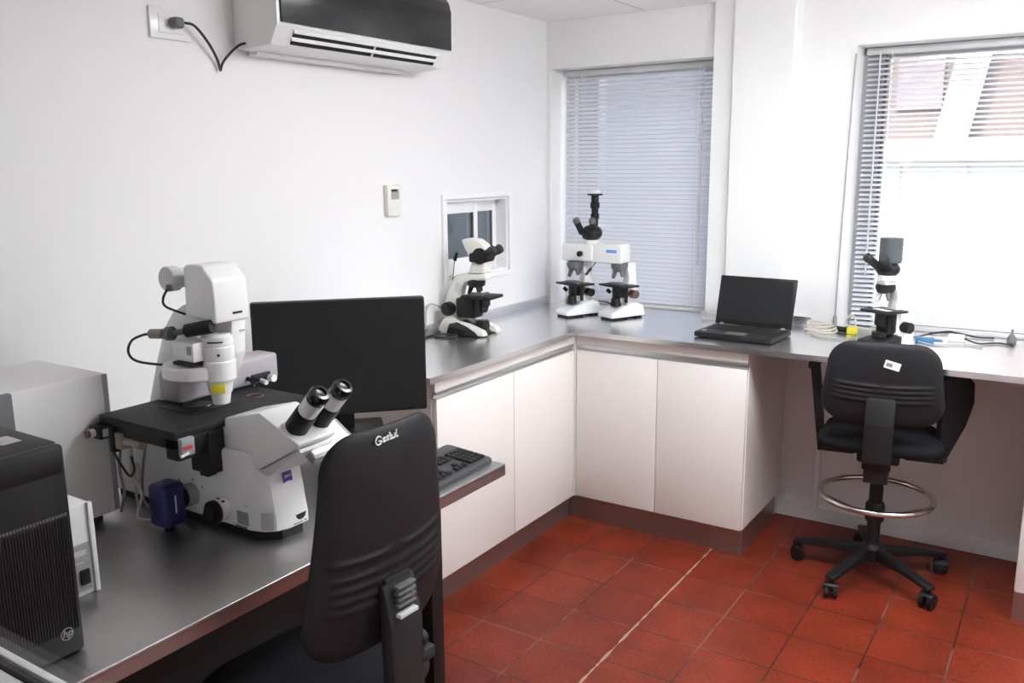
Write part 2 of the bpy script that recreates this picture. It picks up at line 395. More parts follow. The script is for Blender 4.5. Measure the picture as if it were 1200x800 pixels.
# small sliding window in the left wall
f = struct('window_3', G().box(-.002, .012, SW[0]-.03, SW[1]+.03, SW[3], SW[3]+.022, r=.003).box(-.002, .012, SW[0]-.03, SW[1]+.03, SW[2]-.022, SW[2], r=.003)
           .box(-.002, .012, SW[0]-.03, SW[0], SW[2], SW[3], r=.003).box(-.002, .012, SW[1], SW[1]+.03, SW[2], SW[3], r=.003)
           .box(-.115, -.002, SW[0], SW[0]+.012, SW[2], SW[3]).box(-.115, -.002, SW[1]-.012, SW[1], SW[2], SW[3])
           .box(-.115, -.002, SW[0]+.012, SW[1]-.012, SW[2], SW[2]+.012).box(-.115, -.002, SW[0]+.012, SW[1]-.012, SW[3]-.012, SW[3]), 'white_trim')
for (a, b, x) in ((SW[0]+.012, -.575, -.05), (-.605, -.385, -.075)):
    s = obj('sash', G().box(x, x+.02, a, a+.03, SW[2]+.012, SW[3]-.012, r=.003).box(x, x+.02, b-.03, b, SW[2]+.012, SW[3]-.012, r=.003)
            .box(x, x+.02, a+.03, b-.03, SW[2]+.012, SW[2]+.085, r=.003).box(x, x+.02, a+.03, b-.03, SW[3]-.065, SW[3]-.012, r=.003), 'white_trim', f)
    obj('gasket', G().box(x+.006, x+.017, a+.026, a+.034, SW[2]+.08, SW[3]-.060).box(x+.006, x+.017, b-.036, b-.026, SW[2]+.08, SW[3]-.060), 'dgrey', s)
    obj('pane', G().box(x+.008, x+.012, a+.028, b-.028, SW[2]+.08, SW[3]-.06), 'glass_tint', s)
# the neighbouring room seen through it
g = G().box(-1.6, -1.5, -2.2, .8, 0, 2.3).box(-1.5, -.12, -2.3, -2.2, 0, 2.3).box(-1.5, -.12, .8, .9, 0, 2.3).box(-1.6, -.12, -2.3, .9, 2.3, 2.4).box(-1.6, -.12, -2.3, .9, -.1, 0)
struct('wall_neighbour', g, 'neighbour')
nl = root('ceiling_fill_light', (-.9, -.6, 2.3), 'added fill light, out of view in the neighbouring room behind the small sliding window', 'ceiling light')  # unseen lamp added to brighten the room behind the small panes
obj('diffuser', G().box(-.2, .2, -.2, .2, -.03, 0), 'neighbour_fill', nl)

# observation window the photographer looks through
f = struct('window_4', G().box(OW[0], OW[1], YF-.05, YF-.018, OW[2], OW[2]+.031, r=.002).box(OW[0], OW[1], YF-.05, YF, OW[3]-.03, OW[3], r=.002)
           .box(OW[0], OW[0]+.03, YF-.05, YF, OW[2]+.031, OW[3]-.03, r=.002).box(OW[1]-.03, OW[1], YF-.05, YF, OW[2]+.031, OW[3]-.03, r=.002), 'white_trim')
obj('gasket', G().box(OW[0]+.03, OW[1]-.03, YF-.018, YF-.0085, OW[2], OW[2]+.032), 'black', f)
obj('bead', G().box(OW[0]+.03, OW[1]-.03, YF-.0085, YF+.001, OW[2], OW[2]+.037, r=.002), 'alu_bright', f)
obj('pane', G().box(OW[0]+.03, OW[1]-.03, YF-.016, YF-.010, OW[2]+.02, OW[3]-.03), 'glass', f)

# ceiling fill lights, added out of view to brighten the room
L0 = None
for i, (x, y) in enumerate(((1.735, -1.45), (2.935, -1.45))):
    r_ = root('ceiling_fill_light', (x, y, ZC), ('added square white ceiling fill light over the middle of the room, out of view', 'added square white ceiling fill light near the right wall, out of view')[i], 'ceiling light', group='ceiling fill lights')
    obj('light_frame', G().box(-.30, .30, -.30, -.275, -.022, 0, r=.003).box(-.30, .30, .275, .30, -.022, 0, r=.003).box(-.30, -.275, -.275, .275, -.022, 0, r=.003).box(.275, .30, -.275, .275, -.022, 0, r=.003), 'white_trim', r_)
    obj('diffuser', G().box(-.27, .27, -.27, .27, -.115, -.004, r=.006), 'fill_panel', r_)

# ------------------------------------------------------------------ blinds
def blind(x0, x1, ztop, zbot, tilt, label, wand_x, name='venetian_blind'):
    y = .125
    r_ = root(name, ((x0+x1)/2, y, ztop), label, 'window blind')
    obj('headrail', G().box(x0, x1, y-.0135, y+.0135, ztop-.028, ztop, r=.002), 'lgrey', r_, world=True)
    g = G(); z = ztop-.045; n = 0
    while z > zbot+.025:
        t = math.radians(tilt+random.uniform(-2, 2)); hw = .0125
        prof = []
        for k in range(5):
            u = -hw+2*hw*k/4; c = .0016*(1-(u/hw)**2)
            prof.append((u*math.cos(t)-c*math.sin(t), u*math.sin(t)+c*math.cos(t)))
        V0 = [g.bm.verts.new((x0+.004, y+a, z+b)) for a, b in prof]; V1 = [g.bm.verts.new((x1-.004, y+a, z+b)) for a, b in prof]
        for k in range(4): g.bm.faces.new((V0[k], V1[k], V1[k+1], V0[k+1]))
        z -= .0208; n += 1
    o = obj('slats', g, 'slat', r_, world=True, angle=80)
    obj('bottom_rail', G().box(x0+.002, x1-.002, y-.012, y+.012, zbot, zbot+.014, r=.002), 'lgrey', r_, world=True)
    k = 3 if x1-x0 > 1 else 2
    for i in range(k):
        xx = x0+.10+(x1-x0-.20)*i/(k-1)
        obj('ladder_cord', G().box(xx-.0012, xx+.0012, y-.0145, y-.0135, zbot+.01, ztop-.02).box(xx-.0012, xx+.0012, y+.0135, y+.0145, zbot+.01, ztop-.02), 'white_trim', r_, world=True)
    obj('tilt_wand', G().cyl((wand_x, y-.02, ztop-.02), (wand_x, y-.022, ztop-.95), .0035, n=8), 'lgrey', r_, world=True)
blind(.045, .868, 2.082, .903, 43, 'closed grey aluminium venetian blind hanging behind the double-bodied microscope', .79)
blind(1.505, 2.93, 2.082, .905, 24, 'open grey aluminium venetian blind over the bright right window', 1.56)
o = tag(obj('pull_cord', G().tube([(1.487, -.008, 2.05), (1.478, -.010, 1.6), (1.472, -.010, 1.2), (1.470, -.010, .95)], .0032, smooth=4).cyl((1.470, -.010, .955), (1.470, -.010, .905), .008, .012, n=12), 'mgrey'),
        'thin grey vertical blind cord hanging left of the right window', 'cord')

# ------------------------------------------------------------------ outside
o = root('building', (1.2, 9.0, -3), 'sunlit building across the street with brown upper storey and pale bands', 'building')
obj('facade', G().box(-8, 14, 9.0, 12, -3, 9), 'facade', o, world=True)
obj('upper_cladding', G().box(-3, 9, 8.9, 9.0, 1.9, 6), 'facade_brown', o, world=True)
obj('ledge', G().box(-3, 9, 8.75, 9.0, 1.68, 1.9), 'facade', o, world=True)
for i in range(8):
    a = -2.6+i*1.45
    w = obj('window', G().box(a, a+1.35, 8.93, 8.99, .9, 1.6).box(a+.65, a+.70, 8.90, 8.95, .9, 1.6), 'win_dark', o, world=True)
    w2 = obj('window', G().box(a, a+1.2, 8.93, 8.99, -1.2, .1), 'win_dark', o, world=True)
for i in range(5):
    a = -2.0+i*2.1
    obj('window', G().box(a, a+.55, 8.84, 8.9, 2.3, 4.6), 'brown_pane', o, world=True)
obj('drainpipe', G().prism([(.60, 1.9), (.98, 1.9), (1.66, 5.5), (1.28, 5.5)], 'xz', 8.7, 8.84), 'facade', o, world=True)
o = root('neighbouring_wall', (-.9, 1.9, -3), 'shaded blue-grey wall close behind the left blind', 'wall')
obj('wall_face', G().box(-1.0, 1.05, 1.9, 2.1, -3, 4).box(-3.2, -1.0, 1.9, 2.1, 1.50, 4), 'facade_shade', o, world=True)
struct('ground', G().box(-12, 16, .4, 14, -3.2, -3), 'asphalt')

# ------------------------------------------------------------------ worktop and cabinets
wt = root('worktop', (.5, -.3, .88), 'L-shaped stainless steel worktop running under both windows', 'worktop')
poly = [(.001, -1.656), (.524, -1.656), (.524, -.618), (XR-.001, -.618), (XR-.001, -.001), (2.948, -.001), (2.948, .148), (1.49, .148), (1.49, -.001), (1.264, -.001), (1.264, -.0605), (.878, -.0605), (.878, .186), (.027, .186), (.027, -.001), (.001, -.001)]
obj('top_sheet', G().prism(poly, 'xy', .878, .90), 'steel', wt, world=True)
obj('backsplash', G().box(.001, .012, -1.656, -.001, .90, .94, r=.002), 'steel', wt, world=True)
obj('backsplash', G().box(.883, 1.262, -.0725, -.0605, .90, .942, r=.002).box(1.264, 1.37, -.012, -.001, .90, .942, r=.002), 'steel', wt, world=True)

def cabinet(label, axis, a0, a1, doors, side_far):
    """axis 'y': fronts face +x at x=.504 ; axis 'x': fronts face -y at y=-.598"""
    if axis == 'y':
        r_ = root('base_cabinet', (.25, (a0+a1)/2, 0), label, 'cabinet')
        B = lambda g, u0, u1, d0, d1, z0, z1, **k: g.box(.504-d1, .504-d0, u0, u1, z0, z1, **k)   # d = depth behind front
        D = .50
    else:
        r_ = root('base_cabinet', ((a0+a1)/2, -.3, 0), label, 'cabinet')
        B = lambda g, u0, u1, d0, d1, z0, z1, **k: g.box(u0, u1, -.598+d0, -.598+d1, z0, z1, **k)
        D = .535
    g = G(); B(g, a0, a1, .021, D, .127, .872)
    obj('carcass', g, 'laminate', r_, world=True)
    g = G(); B(g, a0, a1, .004, .020, .838, .874, r=.001); obj('top_rail', g, 'lam_edge', r_, world=True)
    g = G(); B(g, a0, a1, .0, .018, .826, .838, r=.002); B(g, a0, a1, .012, .0205, .812, .826); B(g, a0, a1, .002, .018, .8095, .8135, r=.001)
    obj('grip_profile', g, 'alu', r_, world=True)
    g = G(); B(g, a0-(.0575 if side_far else 0), a1+(-.012 if side_far else (.057 if axis == 'y' else 0)), .055, D-.02, 0, .1265); obj('plinth', g, 'steel_dark', r_, world=True)
    for d0, d1 in doors:
        g = G(); B(g, d0+.0015, d1-.0015, .0, .018, .129, .808, r=.0015); d = obj('door', g, 'laminate', r_, world=True)
    if axis == 'y': obj('corner_filler', G().box(.485, .507, -.6045, -.579, .127, .872), 'lam_edge', r_, world=True)
    return r_
cabinet('cream two-door base cabinet under the left arm of the worktop', 'y', -1.60, -.600, [(-1.598, -1.099), (-1.099, -.606)], False)
cabinet('cream two-door base cabinet under the left window with an exposed right side', 'x', .508, 1.283, [(.510, .898), (.898, 1.281)], True)
cabinet('cream base cabinet at the far right edge of the room under the worktop', 'x', 2.262, 3.02, [(2.264, 2.64), (2.64, 3.018)], False)

# ------------------------------------------------------------------ desk
dk = root('desk', (.5, -2.7, 0), 'long stainless steel desk with black legs along the left wall', 'desk')
DX = .983; DY1 = -1.886
obj('desktop', G().box(0.001, DX, YF+.001, DY1, .738, .75, r=.003, seg=3).box(DX-.006, DX-.001, YF+.001, DY1-.001, .713, .742).box(0.001, DX-.001, DY1-.006, DY1-.001, .713, .742), 'steel_desk', dk, world=True)
obj('frame', G().box(DX-.10, DX-.06, YF+.04, -2.06, .675, .7375).box(.04, .08, YF+.04, -2.06, .675, .7375).box(.08, DX-.10, -2.10, -2.06, .675, .7375).box(.08, DX-.10, -3.40, -3.36, .675, .7375), 'black', dk, world=True)
for (x, y) in ((DX-.075, -2.215), (.04, -2.215), (DX-.075, -3.42), (.04, -3.42)):
    l = obj('leg', G().box(x, x+.05, y, y+.05, .012, .7375, r=.003), 'black', dk, world=True)
    obj('foot', G().cyl((x+.025, y+.025, 0), (x+.025, y+.025, .0125), .02, n=16), 'rubber', l, world=True)
obj('underdesk_shade_panel', G().box(.56, .575, YF+.09, -2.105, .03, .7375), 'black_matte', dk, world=True)  # added black sheet standing in for the deep shade under the desk

# ------------------------------------------------------------------ air conditioner
ac = root('air_conditioner', (0, -1.5, 1.98), 'white split air conditioner with glossy black front panel high on the left wall', 'air conditioner')
ya, yb = -1.955, -1.072   # near and far end
prof = [(.0, 1.985), (.03, 1.978), (.17, 1.985), (.205, 2.045), (.205, 2.20), (.175, 2.255), (.10, 2.272), (0, 2.272)]
obj('body', G().prism(prof, 'xz', ya, yb, r=.004), 'scope_white', ac, world=True)
pp = [(.2055, 2.050), (.213, 2.050), (.215, 2.19), (.205, 2.225), (.178, 2.262), (.174, 2.257), (.199, 2.222), (.2055, 2.19)]
obj('front_panel', G().prism(pp, 'xz', ya+.012, yb-.004, r=.001), 'black_gloss', ac, world=True)
# bottom sloping outlet plane from (.172,1.985) to (.205,2.045); the louvre bay sits on it
def slope(t, off): # t from 0 (bottom) to 1
    x = .168+.034*t; z = 1.986+.056*t; n = Vector((.06, -.035)).normalized(); return (x+n.x*off, z+n.y*off)
obj('outlet', G().prism([slope(.12, .0025), slope(.88, .0025), slope(.88, -.004), slope(.12, -.004)], 'xz', ya+.075, yb-.075), 'black', ac, world=True)
for t0 in (.40, .78):
    obj('louver', G().prism([slope(t0-.05, .010), slope(t0+.10, .0035), slope(t0+.13, .006), slope(t0-.02, .013)], 'xz', ya+.070, yb-.07), 'scope_white', ac, world=True)
obj('louver_post', G().prism([slope(.10, .002), slope(.90, .002), slope(.90, .008), slope(.10, .008)], 'xz', -1.505, -1.498).prism([slope(.04, .0), slope(.12, .0), slope(.12, .008), slope(.04, .006)], 'xz', ya+.065, yb-.065), 'scope_white', ac, world=True)
obj('bottom_tray', G().box(.005, .05, ya+.05, yb-.10, 1.966, 1.980, r=.004), 'scope_white', ac, world=True)
# socket, plug and cord
sk = root('wall_socket', (0, -2.19, 2.03), 'white double wall socket beside the air conditioner', 'socket')
obj('plate', G().box(0, .009, -2.262, -2.12, 1.985, 2.075, r=.004), 'scope_white', sk, world=True)
obj('insert', G().box(.008, .012, -2.235, -2.150, 2.003, 2.057, r=.002), 'white_trim', sk, world=True)
pc = obj('power_cord', G().tube([(.040, -2.165, 2.034), (.045, -2.135, 2.028), (.03, -2.08, 1.990), (.018, -2.040, 1.945), (.014, -2.027, 1.915), (.013, -2.024, 1.912), (.018, -2.018, 1.935), (.028, -1.995, 1.965), (.045, -1.972, 1.990), (.06, -1.958, 1.997)], .0042, n=8), 'black_cable', ac, world=True)
pc['label'] = 'black power cord'
obj('plug', G().box(.0125, .048, -2.205, -2.168, 2.016, 2.048, r=.010, seg=3), 'dgrey', pc, world=True)
# thermostat
th = root('wall_controller', (0, -1.20, 1.48), 'small white wall controller with grey display on the left wall', 'controller')
obj('case', G().box(0, .024, -1.262, -1.180, 1.418, 1.540, r=.004), 'cream', th, world=True)
obj('display', G().box(.0235, .0252, -1.243, -1.196, 1.483, 1.522), 'mgrey', th, world=True)
obj('display_bar', G().box(.0250, .0262, -1.243, -1.208, 1.513, 1.523), 'black', th, world=True)  # black bar across the top of the display
obj('button', G().box(.0235, .0262, -1.238, -1.225, 1.445, 1.455, r=.001).box(.0235, .0262, -1.215, -1.202, 1.445, 1.455, r=.001), 'scope_white', th, world=True)

# ------------------------------------------------------------------ monitor
mr = root('monitor', (.378, -1.925, .75), 'large black widescreen monitor switched off on the steel desk', 'monitor', rz=math.radians(-44.4-90+180))
# local +x = right along the screen seen from the viewer, -y = facing
mr.rotation_euler = (0, 0, math.radians(45.6))
MW, MZ0, MZ1 = .545, .070, .446
obj('housing', G().box(-MW/2, MW/2, -.008, .030, MZ0, MZ1, r=.006), 'black', mr)
obj('screen', G().box(-MW/2+.006, MW/2-.006, -.0105, -.0075, MZ0+.010, MZ1-.006), 'screen_off', mr)
obj('power_button', G().box(MW/2-.04, MW/2-.03, -.0105, -.0078, MZ0+.001, MZ0+.006), 'dgrey', mr)
obj('stand_neck', G().box(-.035, .035, .034, .055, .012, .25, r=.005).box(-.05, .05, .028, .038, .18, .30), 'black', mr)
obj('stand_base', G().box(-.13, .13, -.03, .14, 0, .013, r=.006), 'black', mr)

# ------------------------------------------------------------------ keyboard
kb = root('keyboard', (.872, -2.125, .75), 'black computer keyboard at the end of the steel desk behind the chair', 'keyboard', rz=math.radians(92))
# local x = along keyboard (to the far end), +y away from the user's edge  (user's edge faces +x world)
KL, KD = .44, .165
obj('case', G().prism([(-KD/2, .0), (KD/2, .0), (KD/2, .030), (KD/2-.02, .032), (-KD/2+.010, .018), (-KD/2, .013)], 'yz', -KL/2, KL/2, r=.003), 'kb_case', kb)
key0 = None
def key(x, y, w):
    global key0
    z = .0165+(y+KD/2)/KD*.0145
    if key0 is None or abs(w-.0165) > .001:
        k = obj('key', G().box(-w/2, w/2, -.0082, .0082, -.002, .0075, r=.0018, seg=1), 'black', kb)
        if abs(w-.0165) <= .001: key0 = k
    else:
        k = key0.copy(); COL.objects.link(k); k.parent = kb
    k.location = (x, y, z); k.rotation_euler = (math.radians(5), 0, 0)
for r_i in range(5):
    y = -KD/2+.026+r_i*.0195
    if r_i == 0:
        for i in range(3): key(-.205+i*.022, y, .019)
        key(-.093, y, .11)
        for i in range(3): key(-.012+i*.022, y, .019)
    else:
        for i in range(13): key(-.208+i*.0192+(.003 if r_i == 2 else 0), y, .0165)
    for i in range(3):
        if r_i in (0, 3, 4) or (r_i == 1 and i == 1): key(.072+i*.0192, y, .0165)
    for i in range(4): key(.142+i*.0190, y, .0165)
y = -KD/2+.026+5*.0195+.006
for i in range(12): key(-.208+i*.0215, y, .0165)

# ------------------------------------------------------------------ tower computer
tw = root('desktop_tower', (.675, -3.235, .75), 'black desktop computer tower standing on the near end of the steel desk', 'computer')
X0, X1, Y0, Y1, Z0, Z1 = .46, .898, -3.310, -3.140, .75, 1.143
obj('case', G().box(X0, X1-.02, Y0, Y1, Z0+.006, Z1, r=.006), 'black', tw, world=True)
g = G().box(X1-.022, X1, Y0, Y1, Z0+.004, Z1-.002, r=.007)
obj('front_bezel', g, 'black', tw, world=True)
g = G()
for i in range(30):
    y = Y0+.014+i*.0050
    g.box(X1-.001, X1+.0012, y, y+.0022, .80, Z1-.135)
obj('grille', g, 'black', tw, world=True)
g = G()
for i in range(27):
    y = Y0+.012+i*.0056
    g.box(X1-.001, X1+.002, y, y+.0035, Z1-.130, Z1-.125)
obj('vent_strip', g, 'dgrey', tw, world=True)
obj('drive_bay', G().box(X1-.001, X1+.0018, Y0+.008, Y1-.008, Z1-.052, Z1-.012, r=.001), 'black', tw, world=True)
obj('asset_label', G().box(.775, .825, -3.205, -3.172, Z1-.0005, Z1+.0008), 'label_pale', tw, world=True)
obj('foot', G().box(.50, .86, Y0+.012, Y0+.03, .75, .757).box(.50, .86, Y1-.03, Y1-.012, .75, .757), 'rubber', tw, world=True)
# hp badge: ring with two slanted letters
RX = Matrix.Rotation(PI/2, 4, 'Z') @ Matrix.Rotation(PI/2, 4, 'X')
def on_x(bm, x, y, z, extra=None):
    bmesh.ops.transform(bm, matrix=Matrix.Translation((x, y, z)) @ RX @ (extra or Matrix.Identity(4)), verts=bm.verts); return bm
bx, by, bz = X1+.001, -3.172, .797
g = G().tube([(bx, by+.0110*math.cos(a), bz+.0110*math.sin(a)) for a in [2*PI*k/24 for k in range(24)]], .0008, n=6, smooth=1, closed=True)
tb = on_x(text_mesh('hp', .0185, .0004, .25), bx+.0004, by, bz+.001)
me = bpy.data.meshes.new('t'); tb.to_mesh(me); tb.free(); g.bm.from_mesh(me)
obj('badge', g, 'silver_ink', tw, world=True, smooth=False)
# grey panel behind tower: a slim grey unit with its edge showing
gu = root('grey_unit', (.52, -3.16, .75), 'dark grey upright unit between the black tower and the large white case', 'equipment')
obj('case', G().box(.435, .452, -3.40, -2.994, .7505, 1.138, r=.004), 'dgrey', gu, world=True)
obj('case_foot', G().box(.405, .452, -3.38, -3.33, .75, .757), 'rubber', gu, world=True)

# ------------------------------------------------------------------ small white power box
pb = root('power_supply', (.62, -3.03, .75), 'small white power supply box with rocker switch right of the black tower', 'power supply')
obj('case', G().box(.50, .70, -3.085, -2.992, .75, .945, r=.004), 'casewhite', pb, world=True)
obj('front_frame', G().box(.696, .706, -3.000, -2.990, .752, .945, r=.001), 'scope_white', pb, world=True)
obj('switch_panel', G().box(.699, .7025, -3.060, -3.004, .762, .862), 'mgrey', pb, world=True)
obj('rocker_switch', G().box(.702, .708, -3.030, -3.010, .776, .808, r=.002), 'black', pb, world=True)
obj('panel_label', G().box(.7024, .7032, -3.050, -3.012, .838, .850).box(.7024, .7032, -3.050, -3.020, .822, .825), 'label_pale', pb, world=True)

# ------------------------------------------------------------------ large white controller case
cb = root('controller_case', (.25, -3.0, .75), 'large off-white equipment case standing beside the wall behind the small power box', 'equipment case')
BX0, BX1, BY0, BY1 = .10, .388, -3.30, -2.738
obj('case', G().box(BX0, BX1, BY0, BY1, .770, 1.125, r=.008), 'casewhite', cb, world=True)
obj('side_trim', G().box(BX1-.004, BX1+.0015, BY1-.012, BY1+.002, .775, 1.122, r=.002), 'mgrey', cb, world=True)
for (x, y) in ((BX1-.04, BY1-.04), (BX0+.03, BY1-.04), (BX1-.04, BY0+.04), (BX0+.03, BY0+.04)):
    obj('foot', G().cyl((x, y, .75), (x, y, .771), .016, n=16), 'rubber', cb, world=True)

# ------------------------------------------------------------------ inverted microscope
ms = root('inverted_microscope', (.52, -2.58, .75), 'large white inverted microscope with black stage on the steel desk', 'microscope')
P = dict(parent=ms, world=True)
yl, yr = -2.652, -2.535
# base plan with a rounded nose, extruded and then leaned at the nose
g = G()
plan = [(.22, yl), (.78, yl-.006), (.815, yl+.004), (.838, yl+.022), (.850, yl+.060), (.850, yr-.008), (.835, yr), (.22, yr+.03)]
t = bmesh.new()
def ring(z, dx, inset=0.):
    out = []
    for i, (x, y) in enumerate(plan):
        k = max(0, (x-.70)/.15)
        out.append(t.verts.new((x-dx*k-(inset if x > .5 else -inset), y+(inset if y < -2.6 else -inset), z)))
    return out
rs = [ring(.772, .004, .006), ring(.778, 0), ring(.80, 0), ring(.86, .010), ring(.925, .022), ring(.955, .03), ring(.962, .036, .006)]
for A, B in zip(rs, rs[1:]):
    for k in range(len(plan)): t.faces.new((A[k], A[(k+1) % len(plan)], B[(k+1) % len(plan)], B[k]))
t.faces.new(rs[0][::-1]); t.faces.new(rs[-1]); bmesh.ops.recalc_face_normals(t, faces=t.faces)
g._merge(t)
obj('body', g, 'scope_white', angle=28, **P)
obj('foot_plate', G().prism([(.24, yl+.012), (.79, yl+.006), (.835, yl+.04), (.842, yr-.02), (.24, yr+.01)], 'xy', .75, .773), 'black', **P)
# wedge shaped head with overhang to the front
g = G().prism([(.690, .90), (.700, 1.035), (.822, 1.066), (.945, 1.010), (.938, .998), (.795, .920), (.76, .90)], 'xz', yl+.004, yr+.006, r=.006)
obj('tube_head', g, 'scope_white', angle=30, **P)
obj('underside_cover', G().prism([(.80, .920), (.938, .996), (.945, .990), (.835, .914)], 'xz', yl+.010, yr), 'lgrey', **P)
# eyepieces
for i, y in enumerate((-2.612, -2.540)):
    a = Vector((.902, y, 1.034)); d = Vector((.67, .0, .742)).normalized()
    e = obj('eyepiece', G().cyl(a+d*.055, a+d*.098, .0225, .0235, n=28, bev=.002), 'scope_white', **P)
    obj('sleeve', G().cyl(a-d*.004, a+d*.058, .0265, .0255, n=28, bev=.003), 'black', e, world=True)
    obj('eyecup', G().lathe([(.021, 0), (.0235, .004), (.0235, .022), (.020, .030), (.013, .031), (.012, .026), (0.0, .025)], mtx=Matrix.Translation(a+d*.096) @ Vector((0, 0, 1)).rotation_difference(d).to_matrix().to_4x4()), 'black_gloss', e, world=True)
obj('tube_bridge', G().box(-.028, .020, -.062, .062, -.02, .030, r=.012, mtx=Matrix.Translation((.882, -2.576, 1.012)) @ Matrix.Rotation(math.radians(42), 4, 'Y')), 'scope_white', **P)
# touch display hanging on the right of the head
T = Matrix.Translation((.905, -2.522, .988)) @ Matrix.Rotation(math.radians(33), 4, 'Y')
d_ = obj('touch_display', G().box(-.045, .045, -.075, .070, -.022, 0, r=.004, mtx=T), 'mgrey', **P)
obj('display_screen', G().box(-.038, .034, -.068, .056, -.001, .0015, mtx=T), 'screen_lit', d_, world=True)
obj('display_arm', G().box(.82, .90, -2.54, -2.50, .94, .978, r=.006), 'mgrey', **P)
# front markings
xf = .8505
def nose_x(z): return .850-(0 if z < .80 else (.010*(z-.80)/.06 if z < .86 else .010+.012*(z-.86)/.065))
lx = nose_x(.90)+.0006
lg = obj('maker_badge', G().prism([(-.0135, .012), (.0135, .012), (.0135, -.013), (0, -.0105), (-.0135, -.013)], 'yz', -.001, .001, mtx=Matrix.Translation((lx, -2.586, .898)) @ Matrix.Rotation(math.radians(-9), 4, 'Y')), 'logo_blue', **P)
tb = on_x(text_mesh('ZEISS', .0085, .0003), lx+.0016, -2.586, .899)
obj('badge_lettering', tb, 'white_ink', lg, world=True, smooth=False)
obj('handle_slot', G().prism([(-.016, .006), (.016, .006), (.012, -.004), (.004, -.008), (-.006, -.008), (-.013, -.003)], 'yz', -.001, .0012, mtx=Matrix.Translation((.850, -2.566, .797))), 'black', **P)
obj('front_marking', G().box(.850, .8512, -2.590, -2.562, .7815, .7835).box(.850, .8512, -2.556, -2.550, .7815, .7845), 'dark_ink', **P)
obj('front_seam', G().tube([(.8505+.0, -2.590, .880), (.846, -2.575, .884), (.8465, -2.560, .874), (.8495, -2.552, .855), (.851, -2.549, .83)], .0006, n=6), 'lgrey', **P)
obj('side_display', G().box(.736, .774, yl-.0075, yl-.004, .786, .818), 'label_grey', **P)
obj('side_marking', G().box(.728, .768, yl-.0075, yl-.004, .777, .782), 'dark_ink', **P)
obj('port_label', G().box(-.015, .015, -.0006, .0006, -.021, .021, mtx=Matrix.Translation((.822, yl+.0085, .802)) @ Matrix.Rotation(math.radians(31), 4, 'Z')), 'label_pale', **P)
obj('side_button', G().cyl((.770, yl-.004, .835), (.770, yl-.010, .835), .004, n=12), 'lgrey', **P)
for (x, z) in ((.575, .862), (.610, .850), (.520, .850)):
    obj('screw', G().cyl((x, yl+.003, z), (x, yl-.0045, z), .003, n=10), 'dgrey', **P)
k1 = obj('side_port', G().cyl((.570, yl+.004, .825), (.570, yl-.030, .825), .028, n=28, bev=.002), 'mgrey', **P)
obj('port_ring', G().cyl((.570, yl-.028, .825), (.570, yl-.040, .825), .024, n=28, bev=.002), 'black', k1, world=True)
k2 = obj('focus_collar', G().cyl((.688, yl+.002, .812), (.688, yl-.030, .812), .026, .029, n=30, bev=.003), 'scope_white', **P)
obj('focus_knob', G().cyl((.688, yl-.028, .812), (.688, yl-.044, .812), .0285, n=30, bev=.003).cyl((.688, yl-.043, .812), (.688, yl-.055, .812), .016, n=24, bev=.002), 'black', k2, world=True)
obj('collar_mark', G().box(.682, .690, yl-.022, yl-.016, .8385, .8412).box(.700, .707, yl-.022, yl-.016, .8355, .8382), 'black', k2, world=True)
cm = obj('side_camera', G().box(.528, .592, -2.752, -2.688, .766, .872, r=.012, seg=3), 'navy', **P)
obj('camera_foot', G().cyl((.56, -2.72, .75), (.56, -2.72, .768), .012, n=14), 'black', cm, world=True)
obj('camera_marking', G().box(.5918, .5932, -2.722, -2.718, .800, .845), 'lgrey', cm, world=True)
obj('camera_port', G().cyl((.560, -2.69, .825), (.560, -2.650, .825), .018, n=24), 'dgrey', cm, world=True)
# stage
st = obj('stage', G().box(.400, .690, -2.775, -2.385, 1.010, 1.030, r=.003), 'black_matte', **P)
obj('stage_insert', G().box(.47, .60, -2.66, -2.52, 1.029, 1.0325, r=.001), 'black', st, world=True)
obj('insert_ring', G().tube([(.535+.038*math.cos(a), -2.59+.038*math.sin(a), 1.0330) for a in [2*PI*k/28 for k in range(28)]], .0016, n=6, smooth=1, closed=True), 'black_gloss', st, world=True)
obj('insert_ring', G().tube([(.590+.020*math.cos(a), -2.46+.020*math.sin(a), 1.0310) for a in [2*PI*k/28 for k in range(28)]], .0016, n=6, smooth=1, closed=True), 'brown', st, world=True)
obj('stage_rail', G().box(.405, .690, -2.770, -2.745, .985, 1.011, r=.002).box(.645, .690, -2.770, -2.66, .960, 1.011, r=.003), 'black', st, world=True)
obj('stage_carrier', G().box(.622, .694, -2.690, -2.645, .905, 1.010, r=.004).box(.64, .67, -2.682, -2.652, .893, .906, r=.002), 'black_matte', **P)
dr = obj('stage_drive', G().box(.672, .702, -2.768, -2.733, .972, 1.014, r=.003), 'pale_teal', **P)
obj('drive_label', G().box(.7015, .7035, -2.764, -2.741, .988, .996), 'red', dr, world=True)
obj('drive_screw', G().cyl((.702, -2.772, .975), (.702, -2.752, .979), .0035, n=10), 'scope_white', dr, world=True)
dr2 = obj('stage_drive', G().box(.395, .440, -2.800, -2.755, .978, 1.009, r=.003).box(.445, .46, -2.782, -2.762, .945, 1.008, r=.002), 'black', **P)
obj('drive_plate', G().box(.4395, .4425, -2.793, -2.772, .984, 1.003).cyl((.415, -2.800, .993), (.415, -2.812, .993), .010, n=14), 'lgrey', dr2, world=True)
obj('drive_knob', G().cyl((.415, -2.812, .993), (.415, -2.819, .993), .009, n=14), 'dark_red', dr2, world=True)
obj('micrometer', G().cyl((.485, -2.764, .975), (.545, -2.762, .972), .010, n=14).box(.462, .486, -2.778, -2.752, .955, .995, r=.002), 'taupe', **P)
